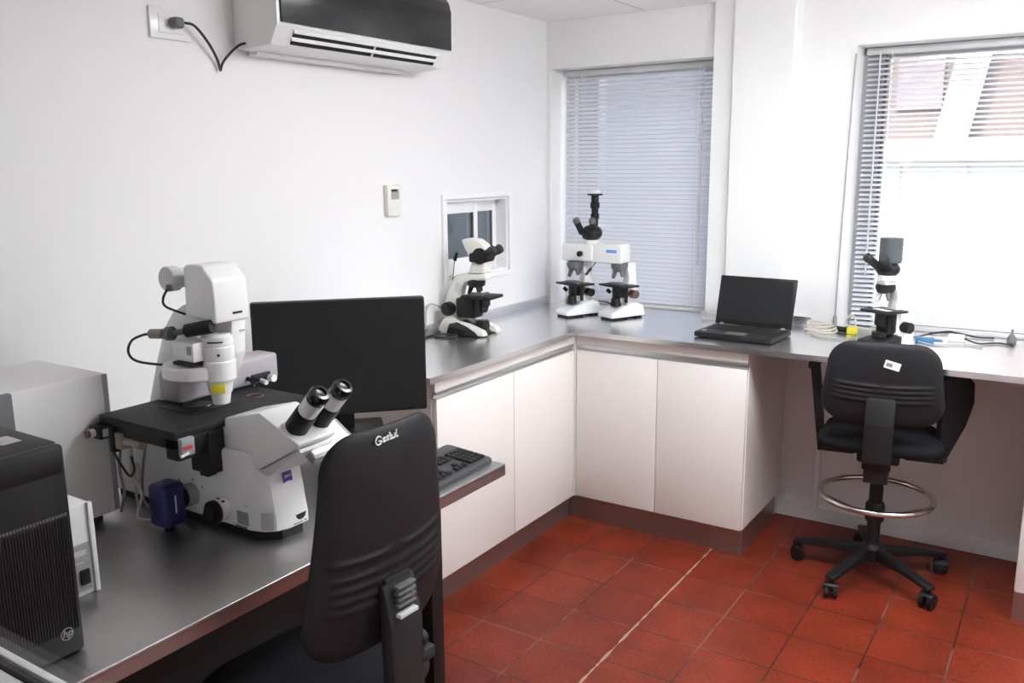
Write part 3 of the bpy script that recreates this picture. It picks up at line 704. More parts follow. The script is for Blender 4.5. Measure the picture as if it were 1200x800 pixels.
obj('objective_turret', G().cyl((.52, -2.58, .958), (.52, -2.58, .985), .05, n=28).cyl((.535, -2.595, .985), (.535, -2.595, 1.012), .015, n=18), 'black', **P)
# upper works: carriage box, arm, lamp housing, head
obj('light_carriage', G().box(.425, .505, -2.625, -2.300, 1.034, 1.108, r=.010, seg=3), 'mauve', **P)
obj('carriage_bearing', G().box(.435, .495, -2.61, -2.32, 1.029, 1.036), 'black', **P)
obj('carriage_clamp', G().box(.500, .512, -2.40, -2.335, 1.040, 1.062, r=.003).cyl((.505, -2.41, 1.055), (.525, -2.41, 1.055), .006, n=12), 'black', **P)
obj('clamp_screw', G().cyl((.510, -2.37, 1.043), (.535, -2.372, 1.040), .0065, n=12).cyl((.51, -2.34, 1.045), (.53, -2.34, 1.045), .010, n=12), 'scope_white', **P)
arm = [(.345, .955), (.36, 1.02), (.405, 1.13), (.445, 1.215), (.485, 1.262), (.53, 1.285), (.62, 1.285), (.62, 1.25), (.54, 1.22), (.485, 1.16), (.46, 1.10), (.424, 1.10), (.424, .955)]
obj('rear_arm', G().prism(arm, 'xz', -2.612, -2.545, r=.008), 'scope_white', **P)
obj('lamp_head', G().prism([(.560, 1.262), (.562, 1.378), (.572, 1.386), (.628, 1.386), (.664, 1.352), (.669, 1.250)], 'xz', -2.626, -2.524, r=.010, seg=3), 'scope_white', **P)
obj('head_column', G().prism([(.56, 1.10), (.62, 1.10), (.655, 1.17), (.662, 1.255), (.56, 1.262)], 'xz', -2.575, -2.533, r=.004), 'scope_white', **P)
obj('head_slot', G().box(.6665, .6700, -2.575, -2.548, 1.268, 1.273), 'black', **P)
obj('column_slot', G().box(.656, .6635, -2.552, -2.538, 1.222, 1.225), 'mgrey', **P)
lh = obj('lamp_house', G().lathe([(.026, 0), (.030, .004), (.030, .030), (.024, .036), (.024, .10)], (.512, -2.640, 1.348), axis='y', n=30), 'lgrey', **P)
obj('lamp_socket', G().box(.522, .537, -2.648, -2.636, 1.322, 1.337, r=.003), 'dgrey', lh, world=True)
obj('lamp_cable', G().tube([(.529, -2.648, 1.327), (.520, -2.655, 1.305), (.523, -2.652, 1.285), (.540, -2.612, 1.262)], .003), 'black_cable', lh, world=True)
obj('condenser_turret', G().lathe([(.078, 0), (.086, .006), (.086, .030), (.080, .036)], (.560, -2.600, 1.109), n=36), 'scope_white', **P)
ct = obj('condenser', G().lathe([(.027, 1.078), (.031, 1.10), (.040, 1.112), (.040, 1.155), (.036, 1.158), (.038, 1.163), (.038, 1.190), (.034, 1.193), (.037, 1.197), (.037, 1.215), (.030, 1.222)], (.630, -2.596, 0), n=32), 'scope_white', **P)
obj('front_lens', G().cyl((.630, -2.596, 1.050), (.630, -2.596, 1.080), .020, .025, n=24), 'scope_white', ct, world=True)
obj('warning_label', G().box(-.016, .016, -.0335, -.0270, 1.080, 1.104, r=.001, mtx=Matrix.Translation((.630, -2.596, 0)) @ Matrix.Rotation(math.radians(42), 4, 'Z')), 'yellow', ct, world=True)
obj('condenser_slot', G().tube([(.630+.0370*math.cos(a), -2.596+.0370*math.sin(a), 1.205) for a in [math.radians(-75+i*8) for i in range(8)]], .002, n=6, smooth=1), 'black', ct, world=True)
obj('condenser_screw', G().cyl((.660, -2.618, 1.175), (.665, -2.623, 1.175), .003, n=10), 'black', ct, world=True)
obj('shutter_motor', G().cyl((.590, -2.650, 1.232), (.660, -2.630, 1.246), .0165, n=22, bev=.003), 'black', **P)
obj('filter_knob', G().cyl((.535, -2.665, 1.222), (.555, -2.660, 1.225), .017, n=22, bev=.003).cyl((.555, -2.660, 1.225), (.592, -2.650, 1.232), .007, n=14), 'dgrey', **P)
obj('filter_slider', G().box(.545, .625, -2.662, -2.60, 1.160, 1.206, r=.004), 'scope_white', **P)
obj('slider_label', G().box(.603, .619, -2.6635, -2.6615, 1.178, 1.198), 'label_grey', **P)
obj('slider_gap', G().box(.555, .62, -2.668, -2.61, 1.150, 1.158), 'black', **P)
sc_ = obj('light_guide', G().cyl((.490, -2.678, 1.220), (.530, -2.667, 1.222), .012, n=16, bev=.002), 'taupe', **P)
obj('guide_cable', G().tube([(.494, -2.678, 1.220), (.470, -2.684, 1.216), (.435, -2.692, 1.200), (.420, -2.694, 1.170), (.440, -2.685, 1.148), (.50, -2.650, 1.138)], .0032), 'black_cable', sc_, world=True)
# wiring behind the microscope
for i, (pts, m_, lab) in enumerate((
        ([(.42, -2.738, .978), (.415, -2.738, .93), (.40, -2.735, .88), (.41, -2.735, .82), (.38, -2.73, .762)], 'brown_cable', 'brown cable hanging at the left end under the microscope stage'),
        ([(.46, -2.738, .978), (.45, -2.73, .90), (.43, -2.72, .86), (.46, -2.72, .82), (.45, -2.73, .762), (.50, -2.70, .757)], 'beige_cable', 'beige cable dropping in loops behind the navy camera'),
        ([(.53, -2.735, .995), (.50, -2.725, .95), (.46, -2.71, .89), (.42, -2.69, .84), (.42, -2.69, .79), (.44, -2.68, .757)], 'brown_cable', 'thin brown cable slanting from the stage front to the desk'),
        ([(.43, -2.765, .940), (.445, -2.755, .90), (.47, -2.752, .88), (.485, -2.750, .90), (.475, -2.748, .93)], 'black_cable', 'short black cable hooked below the stage drive'),
        ([(.41, -2.705, .93), (.40, -2.705, .86), (.425, -2.712, .84), (.445, -2.712, .86), (.43, -2.705, .89), (.41, -2.70, .87), (.405, -2.70, .80), (.40, -2.69, .757)], 'beige_cable', 'tangled beige cable between the white case and the microscope'))):
    tag(obj('cable', G().tube(pts, .0035 if i != 3 else .003, n=7), m_), lab, 'cable', 'cables between the white case and the inverted microscope')

# ------------------------------------------------------------------ chairs
def caster(parent, p, rot):
    T = Matrix.Translation(p) @ Matrix.Rotation(rot, 4, 'Z')
    c = G()
    for s in (-1, 1): 
        t = G().cyl((0, s*.008, .0275), (0, s*.024, .0275), .0275, n=22, bev=.004)
        t.bm.transform(T); me = bpy.data.meshes.new('t'); t.bm.to_mesh(me); c.bm.from_mesh(me)
    t = G().cyl((0, 0, .03), (0, 0, .078), .009, n=12).prism([(-.030, .028), (-.024, .050), (-.008, .062), (.012, .062), (.022, .052), (.0, .040), (-.012, .028)], 'xz', -.026, .026, r=.003)
    t.bm.transform(T); me = bpy.data.meshes.new('t'); t.bm.to_mesh(me); c.bm.from_mesh(me)
    obj('caster', c, 'black', parent)
def star_base(parent, angs, R=.285):
    g = G().lathe([(.045, .075), (.048, .085), (.046, .125), (.030, .140), (.028, .150)], n=24)
    for a in angs:
        T = Matrix.Rotation(math.radians(a), 4, 'Z')
        g.prism([(.03, .080), (.03, .128), (.16, .115), (R+.012, .092), (R+.018, .080), (R+.010, .073), (.16, .085)], 'xz', -.020, .020, r=.006, mtx=T)
    obj('star_base', g, 'black', parent)
    for a in angs:
        r = math.radians(a); caster(parent, (R*math.cos(r), R*math.sin(r), 0), r+random.uniform(-1.5, 1.5))

def swivel_chair(r_, seat_z, back, angs, ridges, seat_w=.45, seat_d=.43, curv=.9, cush=.045):
    # front is +y ; back = (w_bot,w_top,z0,z1,r,y at z0, lean)
    star_base(r_, angs)
    cz = seat_z-.115
    obj('gas_column', G().cyl((0, 0, .12), (0, 0, cz-.10), .025, n=20).cyl((0, 0, cz-.12), (0, 0, cz+.01), .0165, n=18), 'black', r_)
    obj('seat_mechanism', G().box(-.075, .075, -.12, .12, cz, cz+.045, r=.010), 'black', r_)
    obj('height_lever', G().cyl((.06, .02, cz+.018), (.20, -.01, cz+.012), .006, n=10).box(.15, .235, -.020, .004, cz+.004, cz+.024, r=.006), 'black', r_)
    out = rounded(seat_w, seat_w-.03, -seat_d/2, seat_d/2, (.13, .10))
    gg = G().pad(out, .040, .026, rings=9, n2=8, bend=lambda u, v: -.018*max(0, (v-.10)/.12)**2)
    bmesh.ops.transform(gg.bm, matrix=Matrix.Translation((0, .01, seat_z-.030)), verts=gg.bm.verts)
    # pad returns (u,w,v); rotate so that w is up
    me_fix = Matrix(((1, 0, 0, 0), (0, 0, 1, 0), (0, 1, 0, 0), (0, 0, 0, 1)))
    gg.bm.free(); gg = G().pad(out, .040, .026, rings=9, n2=8, bend=lambda u, v: -.018*max(0, (v-.10)/.12)**2)
    gg.bm.transform(Matrix.Translation((0, .01, seat_z-.030)) @ me_fix); bmesh.ops.recalc_face_normals(gg.bm, faces=gg.bm.faces)
    obj('seat', gg, 'fabric', r_)
    wb, wt_, z0, z1, rr, y0, lean = back
    ol = rounded(wb, wt_, z0, z1, rr, n=24 if ridges else 8, step=.006 if ridges else .02)
    H = z1-z0
    bend = lambda u, v: y0-lean*(v-z0)/H+curv*u*u+(.05*((v-z0)/H-.35)**2)
    def disp(u, v, sg):
        if sg > 0: return 0
        d = 0
        for rz in ridges:
            zz = z0+rz*H+.25*u*u*1.2
            d -= .0050*math.exp(-((v-zz)/.0065)**2)*min(1, max(0, (wb/2-.03-abs(u))/.03))
        return d
    obj('backrest_shell', G().pad(ol, .016, .004, rings=60 if ridges else 14, n2=10, bend=bend, disp=disp), 'shell', r_, angle=60)
    ol2 = rounded(wb-.02, wt_-.02, z0+.012, z1-.010, rr)
    obj('backrest_cushion', G().pad(ol2, .0, cush, rings=10, n2=6, bend=lambda u, v: bend(u, v)+.002), 'fabric', r_)
    return bend

# foreground task chair
angsA = [10, 82, 154, 226, 298]
ca = root('office_chair', (.975, -2.668, -.0), 'black office chair with ribbed backrest at the steel desk, its back to us', 'chair', rz=math.radians(90-3))
bend = swivel_chair(ca, .50, (.400, .325, .640, 1.112, (.075, .10), -.235, .045), angsA, [.24, .29, .34, .39, .46])
obj('back_bracket', G().prism([(-.262, .80), (-.250, .80), (-.262, .60), (-.262, .47), (-.10, .415), (-.02, .405), (-.02, .385), (-.12, .39), (-.285, .445), (-.292, .60), (-.275, .80)], 'yz', -.036, .036, r=.004), 'black', ca)
bb = obj('bracket_cover', G().prism([(-.262, .79), (-.276, .79), (-.298, .70), (-.300, .52), (-.285, .45), (-.265, .45)], 'yz', -.046, .046, r=.006), 'black_matte', ca)
g = G()
for i in range(4): g.box(-.026, .026, -.300, -.284, .740+i*.013, .747+i*.013, r=.002)
obj('grip_ribs', g, 'dgrey', bb)
obj('release_catch', G().box(-.030, .022, -.308, -.292, .722, .731, r=.002), 'lgrey', bb)
obj('tilt_knob', G().cyl((.04, -.285, .640), (.058, -.285, .640), .018, n=20, bev=.003).box(.03, .082, -.30, -.27, .585, .615, r=.008), 'black_matte', ca)
# handwriting in correction fluid on the shell
W = [[(0, 9), (-3, 11), (-6, 8), (-6.5, 3), (-4, 0), (-1, 1), (0, 4), (-3, 4.5)],
     [(1.5, 6), (5, 7), (2, 2), (5.5, 2.5)], [(6, 7), (9.5, 8), (6.5, 2.5), (10, 3)],
     [(11, 12), (11.5, 3), (13, 2.5)], [(13.5, 8), (14, 3), (17, 3), (17.5, 9), (18, 3)], [(20, 13), (19.5, 3), (22, 3.5)], [(11, 7), (13, 8.5)]]
g = G()
for s_ in W:
    pts = []
    for (a, b) in s_:
        u = -.016+(a-8)*.0021; v = 1.090+(b-5)*.0015
        pts.append((u, bend(u, v)-.0158, v))
    g.tube(pts, .0016, n=6, smooth=4)
obj('handwriting', g, 'white_ink', ca)

# drafting chair
cbx = root('drafting_chair', (1.765, -.452, 0), 'tall black drafting chair with chrome foot ring in front of the right window', 'chair', rz=math.radians(8))
bendB = swivel_chair(cbx, .615, (.410, .375, .690, .990, (.085, .085), -.245, .03), [172, 244, 316, 28, 100], [.30, .36, .42, .48], seat_w=.44, seat_d=.42, curv=.35, cush=.032)
obj('back_bracket', G().prism([(-.265, .80), (-.252, .80), (-.262, .60), (-.245, .50), (-.10, .485), (-.02, .48), (-.02, .46), (-.12, .455), (-.27, .475), (-.292, .60), (-.275, .80)], 'yz', -.042, .042, r=.005), 'black_matte', cbx)
obj('bracket_cover', G().prism([(-.270, .79), (-.278, .79), (-.299, .70), (-.304, .56), (-.285, .53), (-.270, .53)], 'yz', -.048, .048, r=.005), 'black', cbx)
fr = obj('foot_ring', G().tube([(.205*math.cos(2*PI*k/40), .205*math.sin(2*PI*k/40), .338) for k in range(40)], .0115, n=12, smooth=1, closed=True), 'chrome', cbx)
g = G().lathe([(.034, .235), (.036, .245), (.036, .300), (.030, .31)], n=22)
for a in (200, 340, 90): 
    r = math.radians(a); g.tube([(.03*math.cos(r), .03*math.sin(r), .262), (.10*math.cos(r), .10*math.sin(r), .285), (.198*math.cos(r), .198*math.sin(r), .330)], .0095, n=8, smooth=3)
obj('ring_hub', g, 'black', cbx)
for s in (-1, 1):
    T = Matrix.Translation((s*.212, -.01, .515)) @ Matrix.Rotation(math.radians(-42 if s > 0 else 2), 4, 'Z') @ Matrix.Rotation(math.radians(s*7), 4, 'Y')
    ar = obj('armrest', G().prism([(-.03, 0), (.018, 0), (.085, .13), (.105, .22), (.085, .30), (.04, .338), (-.05, .342), (-.055, .325), (-.045, .17)], 'yz', -.013, .013, r=.004, mtx=T), 'black', cbx)
    obj('arm_pad', G().box(-.022, .022, -.068, .085, .322, .350, r=.012, seg=3, mtx=T), 'black_matte', ar)
    obj('arm_bracket', G().box(min(s*.09, s*.225), max(s*.09, s*.225), -.035, .015, .503, .520, r=.003), 'black', ar)
sx_, sz_ = .028, .915
T = Matrix.Translation((sx_, bendB(sx_, sz_)-.0165, sz_)) @ Matrix.Rotation(math.radians(14), 4, 'Y')
s_ = obj('sticker', G().box(-.026, .026, -.0006, .0012, -.014, .014, r=.0005, seg=1, mtx=T), 'white_ink', cbx)
obj('sticker_print', G().box(-.020, .000, -.0012, -.0004, -.007, .006, mtx=T), 'dark_ink', s_)

# ------------------------------------------------------------------ upright microscope (left)
um = root('upright_microscope', (.165, -.905, .9004), 'cream upright microscope with black stage below the small sliding window', 'microscope', rz=math.radians(6))
g = G().prism([(-.140, .0), (-.140, .028), (-.118, .062), (-.085, .075), (-.045, .060), (-.050, 0)], 'xz', -.055, .055, r=.010)
for s in (-1, 1):
    g.prism([(-.065, .006), (-.06, .066), (.02, .052), (.090, .028), (.102, .006)], 'xz', s*.060-.020, s*.060+.020, r=.006)
obj('base', g, 'cream', um)
obj('base_panel', G().prism([(-.085, .001), (-.068, .050), (-.03, .060), (.02, .044), (.060, .022), (.078, .001)], 'xz', -.083, .083, r=.004), 'black_gloss', um)
g = G().prism([(-.122, .045), (-.125, .10), (-.112, .16), (-.090, .215), (-.062, .250), (-.02, .262), (.085, .266), (.088, .238), (.02, .232), (-.020, .222), (-.040, .195), (-.054, .14), (-.056, .045)], 'xz', -.028, .028, r=.008, seg=3)
obj('arm', g, 'cream', um)
obj('carrying_recess', G().prism([(-.070, .19), (-.057, .225), (-.036, .215), (-.048, .17)], 'xz', -.0285, .0285), 'lgrey', um)
obj('head', G().prism([(.000, .262), (.022, .315), (-.012, .365), (-.030, .405), (-.005, .412), (.045, .408), (.078, .385), (.095, .345), (.085, .30), (.085, .265)], 'xz', -.034, .034, r=.009, seg=3), 'cream', um)
obj('prism_house', G().cyl((.062, -.046, .340), (.062, .046, .340), .034, n=26, bev=.006).box(.012, .092, -.046, .046, .312, .352, r=.010), 'black', um)
for s in (-1, 1):
    e = obj('eyepiece', G().cyl((.070, s*.030, .340), (.108, s*.030, .358), .017, n=20, bev=.002), 'black', um)
    obj('eyecup', G().cyl((.106, s*.030, .357), (.130, s*.030, .372), .0195, n=20, bev=.003), 'rubber', e)
np_ = obj('nosepiece', G().lathe([(.028, .238), (.040, .228), (.038, .212), (.024, .203)], (.024, 0, 0), n=26), 'black', um)
for a, L in ((200, .038), (320, .034), (80, .028)):
    r = math.radians(a); obj('objective', G().cyl((.024+.019*math.cos(r), .019*math.sin(r), .212), (.024+.032*math.cos(r), .032*math.sin(r), .212-L), .0115, .008, n=14), 'black', np_)
st = obj('stage', G().box(-.020, .122, -.062, .062, .158, .172, r=.004), 'black', um)
obj('stage_block', G().box(-.056, .035, -.042, .042, .072, .158, r=.008).box(.03, .075, -.034, .034, .120, .159, r=.006), 'black', um)
obj('slide_clip', G().box(.02, .075, -.05, -.042, .172, .188, r=.002).box(.06, .068, -.045, .03, .172, .182, r=.001), 'dgrey', st)
obj('condenser', G().cyl((.055, 0, .096), (.055, 0, .125), .018, .026, n=22, bev=.003), 'black', um)
obj('stage_knob', G().cyl((.055, -.052, .160), (.055, -.052, .095), .009, n=14), 'black', st)
obj('field_lamp', G().cyl((.052, 0, .030), (.052, 0, .062), .032, .028, n=26, bev=.003), 'black', um)
for s in (-1, 1):
    obj('focus_knob', G().cyl((-.092, s*.028, .108), (-.092, s*.058, .108), .030, n=28, bev=.003).cyl((-.092, s*.058, .108), (-.092, s*.072, .108), .018, n=22, bev=.002), 'black', um)
obj('filter_lever', G().tube([(-.072, -.034, .235), (-.062, -.040, .29), (-.055, -.042, .325)], .0016, n=6).cyl((-.056, -.042, .318), (-.044, -.042, .352), .0085, .006, n=12), 'black', um)
# its leads
tag(obj('cable', G().tube([(.03, -.95, 1.01), (.012, -1.0, 1.03), (.02, -1.04, 1.0), (.025, -1.05, .95), (.03, -1.09, .906), (.06, -1.2, .9045)], .003, n=7), 'mgrey'), 'thin grey lead arching behind the cream upright microscope', 'cable')
tag(obj('cable', G().tube([(.05, -.985, .912), (.06, -1.03, .905), (.10, -1.07, .905), (.16, -1.04, .905), (.15, -1.0, .905), (.09, -1.01, .906), (.06, -1.08, .905), (.09, -1.16, .905)], .0045, n=8), 'black_cable'), 'black cable coiled beside the base of the cream upright microscope', 'cable')

# ------------------------------------------------------------------ comparison microscope
cmx = root('comparison_microscope', (.43, -.235, .90), 'white comparison microscope with two stands joined by a bridge', 'microscope')
def stand(cx, cy, rz, knob):
    T = Matrix.Translation((cx, cy, .9004)) @ Matrix.Rotation(rz, 4, 'Z')
    def O(name, g, m, par=cmx):
        g.bm.transform(T); return obj(name, g, m, par, world=True)
    b_ = O('base', G().prism([(-.105, .010), (-.103, .034), (-.055, .052), (.00, .072), (.055, .076), (.090, .060), (.104, .010)], 'yz', -.052, .052, r=.010, seg=3), 'scope_white')
    O('base_foot', G().box(-.040, .040, -.095, .0, 0, .011).box(-.040, .040, .055, .088, 0, .011), 'black', b_)
    O('column', G().prism([(.015, .055), (.010, .12), (.022, .19), (.005, .262), (.062, .262), (.070, .15), (.066, .055)], 'yz', -.022, .022, r=.006), 'scope_white')
    s_ = O('stage', G().box(-.085, .080, -.075, .035, .152, .161, r=.002), 'black')
    O('specimen_holder', G().box(-.04, .055, -.055, -.02, .161, .170, r=.002), 'dgrey', s_)
    O('stage_block', G().box(-.030, .030, -.040, .014, .10, .152, r=.004).cyl((0, -.04, .062), (0, -.04, .10), .026, .020, n=22), 'black')
    O('condenser', G().cyl((0, -.03, .11), (0, -.03, .150), .022, n=20, bev=.003).cyl((-.045, -.035, .118), (-.06, -.045, .132), .009, n=12), 'black')
    O('stage_knob', G().cyl((.052, -.02, .150), (.052, -.02, .080), .008, n=12), 'black', s_)
    O('focus_knob', G().cyl((.022, .035, .115), (.062, .035, .115), .019, n=22, bev=.003), knob)
    O('nosepiece', G().lathe([(.040, .264), (.040, .245), (.034, .230), (.020, .222)], (0, -.02, 0), n=26), 'dgrey')
    for a, L in ((-120, .045), (-10, .034), (110, .03)):
        r = math.radians(a); O('objective', G().cyl((.017*math.cos(r), -.02+.017*math.sin(r), .235), (.030*math.cos(r), -.02+.030*math.sin(r), .235-L), .013, .008, n=14), 'dgrey')
stand(.335, -.262, math.radians(-24), 'black')
stand(.548, -.222, math.radians(-24), 'brown')
obj('bridge', G().box(.262, .425, -.300, -.200, 1.167, 1.246, r=.008, seg=3).box(.415, .572, -.290, -.190, 1.162, 1.250, r=.008, seg=3), 'scope_white', cmx, world=True)
obj('bridge_knob', G().cyl((.365, -.298, 1.203), (.365, -.318, 1.203), .013, n=20, bev=.002), 'black', cmx, world=True)
obj('maker_sticker', G().box(.495, .548, -.2915, -.2895, 1.212, 1.226), 'sticker_blue', cmx, world=True)
obj('slider_rod', G().tube([(.44, -.285, 1.165), (.425, -.31, 1.135)], .0025, n=8, smooth=1).cyl((.426, -.308, 1.137), (.410, -.330, 1.108), .0065, n=12), 'black', cmx, world=True)
hd = obj('trinocular_mount', G().lathe([(.038, 1.244), (.036, 1.262), (.030, 1.268)], (.395, -.245, 0), n=28).box(.415, .46, -.256, -.242, 1.245, 1.255, r=.002), 'scope_white', cmx, world=True)
obj('head_body', G().sph((.397, -.25, 1.298), .049, (1.05, 1, .78)).box(.360, .432, -.285, -.215, 1.268, 1.318, r=.014, seg=3), 'black', cmx, world=True)
for i, (dx, y) in enumerate(((-.035, -.285), (.025, -.262))):
    b0 = Vector((.392+dx, -.268, 1.296)); d = Vector((-.22+(.34 if i else 0), -.42, .80)).normalized()
    e = obj('eyepiece', G().cyl(b0, b0+d*.062, .0155, n=20, bev=.002), 'black', cmx, world=True)
    obj('eyecup', G().cyl(b0+d*.060, b0+d*.082, .017, .0155, n=20, bev=.003), 'dgrey', e, world=True)
obj('phototube', G().lathe([(.016, 1.315), (.016, 1.36), (.020, 1.365), (.020, 1.385), (.016, 1.390), (.017, 1.41), (.022, 1.415), (.022, 1.437), (.018, 1.44), (.018, 1.470), (.036, 1.473), (.036, 1.480), (.02, 1.482)], (.405, -.235, 0), n=26), 'black', cmx, world=True)
obj('tube_cap', G().lathe([(.026, 1.480), (.026, 1.492), (.020, 1.497)], (.405, -.235, 0), n=26), 'scope_white', cmx, world=True)
tag(obj('cable', G().tube([(.40, -.18, .965), (.44, -.15, .955), (.48, -.17, .93), (.46, -.21, .905), (.42, -.14, .905), (.47, -.09, .905), (.56, -.09, .905)], .0035, n=7), 'black_cable'), 'black cable slung between the two comparison microscope stands', 'cable')

# ------------------------------------------------------------------ laptop
lp = root('laptop', (1.185, -.385, .9004), 'open black laptop on the worktop in front of the pillar', 'laptop', rz=math.radians(-3))
lb = obj('laptop_base', G().prism([(-.165, -.118), (.165, -.118), (.168, .112), (-.168, .112)], 'xy', .003, .024, r=.003), 'black', lp)
obj('laptop_foot', G().box(-.15, -.13, -.10, -.09, 0, .004).box(.13, .15, -.10, -.09, 0, .004).box(-.15, -.13, .08, .09, 0, .004).box(.13, .15, .08, .09, 0, .004), 'rubber', lb)
g = G()
for r_i in range(6):
    for i in range(14): g.box(-.145+i*.0208, -.145+i*.0208+.0180, -.025+r_i*.0195, -.025+r_i*.0195+.0165, .0238, .0262)
obj('laptop_keys', g, 'black_matte', lb, smooth=False)
obj('trackpad', G().box(-.04, .045, -.105, -.050, .0238, .0246), 'dgrey', lb)
obj('palm_sticker', G().box(-.150, -.132, -.075, -.060, .0239, .0246), 'lgrey', lb)
for s in (-1, 1): obj('hinge', G().cyl((s*.135-.008, .104, .026), (s*.135+.008, .104, .026), .0065, n=14), 'alu', lb)
T = Matrix.Translation((0, .108, .026)) @ Matrix.Rotation(math.radians(-14), 4, 'X')
ld = obj('lid', G().box(-.168, .168, -.002, .010, 0, .212, r=.003, mtx=T), 'black', lp)
obj('laptop_screen', G().box(-.156, .156, -.0032, -.0018, .020, .200, mtx=T), 'screen_off', ld)

# ------------------------------------------------------------------ third microscope with camera
tm = root('camera_microscope', (1.735, -.285, .9004), 'upright microscope with grey cylindrical camera before the right window', 'microscope', rz=math.radians(-34))
# front is -y
obj('base', G().prism([(-.11, 0), (-.105, .028), (.0, .045), (.022, .045), (.022, 0)], 'yz', -.055, .055, r=.008), 'black', tm)
obj('arm', G().prism([(.035, .045), (.045, .12), (.060, .20), (.045, .245), (.0, .262), (-.055, .265), (-.055, .245), (.0, .232), (.015, .18), (.005, .10), (.0, .045)], 'yz', -.026, .026, r=.007).prism([(.02, .0), (.035, .19), (.075, .24), (.100, .18), (.110, .0)], 'yz', -.030, .030, r=.008), 'scope_white', tm)
obj('head_mount', G().lathe([(.038, .262), (.036, .280), (.032, .284)], (0, -.025, 0), n=26), 'cream', tm)
obj('head_body', G().sph((0, -.025, .305), .044, (1.05, 1, .75)).cyl((0, -.025, .282), (0, -.025, .345), .034, n=24), 'black', tm)
for s in (-1, 1):
    b0 = Vector((s*.022, -.04, .305)); d = Vector((s*.28, -.68, .60)).normalized()
    e = obj('eyepiece', G().cyl(b0, b0+d*.060, .0155, n=20, bev=.002), 'black', tm)
    obj('eyecup', G().cyl(b0+d*.058, b0+d*.080, .0185, .0165, n=20, bev=.003), 'rubber', e)
obj('camera', G().cyl((0, -.015, .330), (0, -.015, .425), .042, n=32, bev=.003), 'camera_grey', tm)
n3 = obj('nosepiece', G().lathe([(.036, .246), (.038, .232), (.030, .215), (.02, .210)], (0, -.03, 0), n=26), 'black', tm)
for a, L in ((-120, .048), (-20, .035), (100, .03), (180, .04)):
    r = math.radians(a); obj('objective', G().cyl((.018*math.cos(r), -.03+.018*math.sin(r), .222), (.032*math.cos(r), -.03+.032*math.sin(r), .222-L), .0095, .0065, n=14), 'lgrey' if a == -120 else 'dgrey', n3)
s3 = obj('stage', G().box(-.068, .062, -.085, .035, .136, .145, r=.002), 'black', tm)
obj('specimen_slide', G().box(-.038, .038, -.05, -.025, .145, .1465), 'scope_white', s3)
obj('stage_knob', G().cyl((.055, -.03, .136), (.055, -.03, .065), .009, n=14), 'black', s3)
obj('stage_block', G().box(-.030, .030, -.035, .006, .050, .136, r=.004), 'black', tm)
obj('condenser', G().cyl((0, -.04, .085), (0, -.04, .135), .024, n=22, bev=.003).cyl((0, -.045, .040), (0, -.045, .060), .028, n=22), 'black', tm)
for s in (-1, 1): obj('focus_knob', G().cyl((s*.024, .05, .075), (s*.065, .05, .075), .022, n=22, bev=.003), 'black', tm)

# ------------------------------------------------------------------ clutter on the right worktop
Z = .9004
g = G()
for i in range(4):
    r0 = .062-.005*i; ph = i*.5
    g.tube([(1.428+.012*math.cos(ph)+r0*1.05*math.cos(2*PI*k/14), -.120+.005*i+r0*.78*math.sin(2*PI*k/14), Z+.005+.0085*i+.004*math.sin(2*PI*k/14*2+i)+.004) for k in range(14)], .0042, n=8, smooth=3, closed=True)
tag(obj('cable_coil', g, 'beige_cable'), 'beige cable wound in a coil right of the laptop', 'cable')
tag(obj('cable', G().tube([(1.512, -.045, .905), (1.54, -.035, .905), (1.56, -.015, .93), (1.53, .04, .96), (1.50, .06, .93), (1.515, .06, .906), (1.62, .02, .905)], .004, n=8), 'beige_cable'), 'beige cable looping up between the coil and the yellow-capped plug', 'cable')
tag(obj('cable', G().tube([(1.42, -.21, .9045), (1.47, -.26, .9045), (1.54, -.27, .9045), (1.60, -.22, .9045), (1.58, -.17, .9045)], .003, n=7), 'mgrey'), 'thin grey lead curving on the worktop in front of the beige coil', 'cable')
pl = root('plug_connector', (1.545, -.09, Z), 'black plug with a yellow end lying left of the camera microscope', 'plug')
obj('plug_body', G().cyl((1.495, -.080, Z+.013), (1.545, -.095, Z+.013), .0125, n=16, bev=.003), 'black', pl, world=True)
obj('plug_cap', G().box(1.543, 1.585, -.118, -.085, Z+.0005, Z+.028, r=.006), 'yellow', pl, world=True)
tag(obj('power_adapter', G().box(1.925, 1.985, -.070, -.030, Z, Z+.027, r=.005), 'cream'), 'small cream power adapter right of the camera microscope', 'adapter')
tag(obj('blue_connector', G().box(1.815, 1.885, -.150, -.120, Z, Z+.020, r=.005).cyl((1.885, -.135, Z+.010), (1.915, -.130, Z+.010), .006, n=10), 'blue_item'), 'dark blue plastic connector just right of the camera microscope base', 'connector')
for i, (pts, m_, lab) in enumerate((
        ([(1.80, -.08, .905), (1.86, .02, .912), (1.92, -.01, .93), (1.95, -.02, .928)], 'black_cable', 'black lead running from the camera microscope to the cream adapter'),
        ([(1.98, -.05, .914), (2.04, -.09, .905), (2.10, -.04, .905), (2.16, -.07, .905)], 'black_cable', 'black lead trailing right of the cream adapter'),
        ([(1.84, .06, .905), (1.93, .09, .91), (2.02, .05, .905), (2.08, .07, .905)], 'black_cable', 'black lead lying close under the right blind'),
        ([(1.83, -.16, .905), (1.90, -.20, .905), (2.0, -.14, .905), (2.06, -.16, .905)], 'mgrey', 'grey lead curving in front of the dark blue connector'))):
    tag(obj('cable', G().tube(pts, .0036, n=7), m_), lab, 'cable')
bt = root('small_bottle', (2.145, .02, Z), 'small dark stoppered bottle at the right end of the worktop', 'bottle')
obj('bottle_body', G().lathe([(.016, 0), (.018, .003), (.017, .020), (.008, .032), (.006, .036)], (2.145, .02, Z), n=20), 'dgrey', bt, world=True)
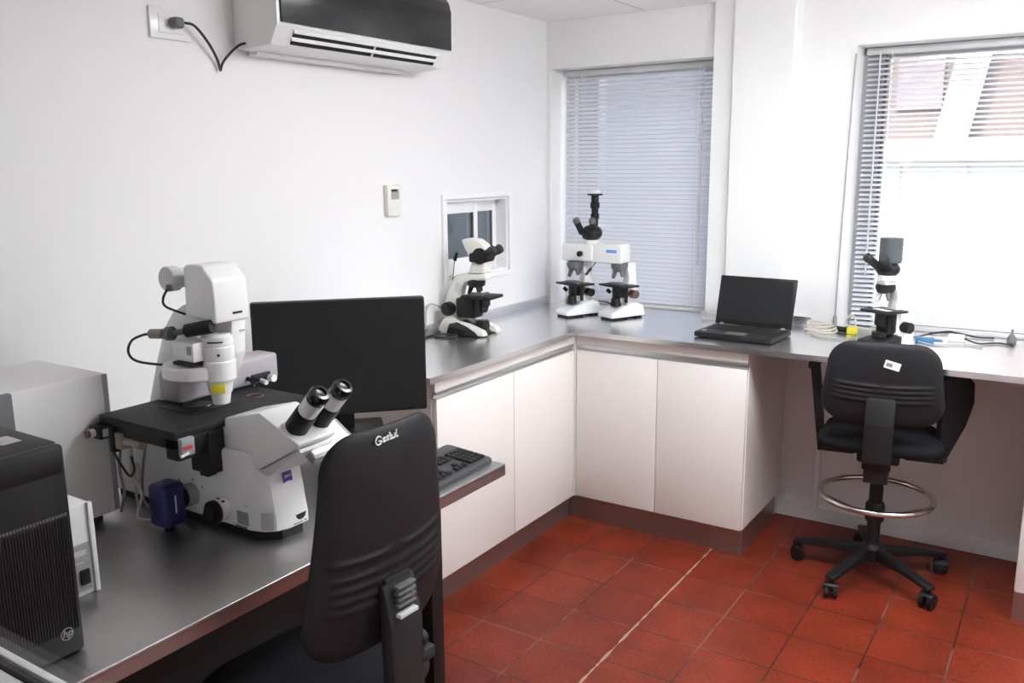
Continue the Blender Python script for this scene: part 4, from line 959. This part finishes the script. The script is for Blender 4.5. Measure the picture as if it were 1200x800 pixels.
obj('stopper', G().cyl((2.145, .02, Z+.035), (2.145, .02, Z+.055), .005, .0035, n=12), 'dgrey', bt, world=True)

# ------------------------------------------------------------------ light
w = bpy.data.worlds.new('World'); bpy.context.scene.world = w; w.use_nodes = True
nt = w.node_tree; bg = nt.nodes['Background']
sky = nt.nodes.new('ShaderNodeTexSky'); sky.sky_type = 'NISHITA'; sky.sun_disc = False; sky.sun_elevation = math.radians(50); sky.sun_rotation = math.radians(200)
sky.dust_density = 3; sky.air_density = 1.2
mx = nt.nodes.new('ShaderNodeMix'); mx.data_type = 'RGBA'; mx.inputs[0].default_value = .55
nt.links.new(sky.outputs[0], mx.inputs[6]); mx.inputs[7].default_value = (3.2, 3.2, 3.3, 1)
nt.links.new(mx.outputs[2], bg.inputs['Color']); bg.inputs['Strength'].default_value = .5
sl = bpy.data.lights.new('sun', 'SUN'); sl.energy = 1.9; sl.angle = math.radians(1); sl.color = (1, .96, .90)
so = bpy.data.objects.new('sun', sl); COL.objects.link(so)
so.rotation_euler = Vector((.30, .62, -.72)).to_track_quat('-Z', 'Y').to_euler()

# ------------------------------------------------------------------ camera
cam = bpy.data.cameras.new('camera'); co = bpy.data.objects.new('camera', cam); COL.objects.link(co)
yaw, pitch, roll, F = CAMP = (0.5780, 0.1962, -0.0088, 1024.886)
f = Vector((-math.sin(yaw)*math.cos(pitch), math.cos(yaw)*math.cos(pitch), -math.sin(pitch)))
r0 = f.cross(Vector((0, 0, 1))).normalized(); u0 = r0.cross(f)
r2 = math.cos(roll)*r0+math.sin(roll)*u0; u2 = -math.sin(roll)*r0+math.cos(roll)*u0
R = Matrix((r2, u2, -f)).transposed().to_4x4()
co.matrix_world = Matrix.Translation((2.344, -3.9314, 1.6033)) @ R
cam.sensor_width = 36; cam.lens = 36*F/1200; cam.clip_start = .02
sc = bpy.context.scene; sc.camera = co
sc.view_settings.view_transform = 'Standard'; sc.view_settings.look = 'None'; sc.view_settings.gamma = 1
sc.view_settings.use_curve_mapping = False; sc.view_settings.exposure = 1.2
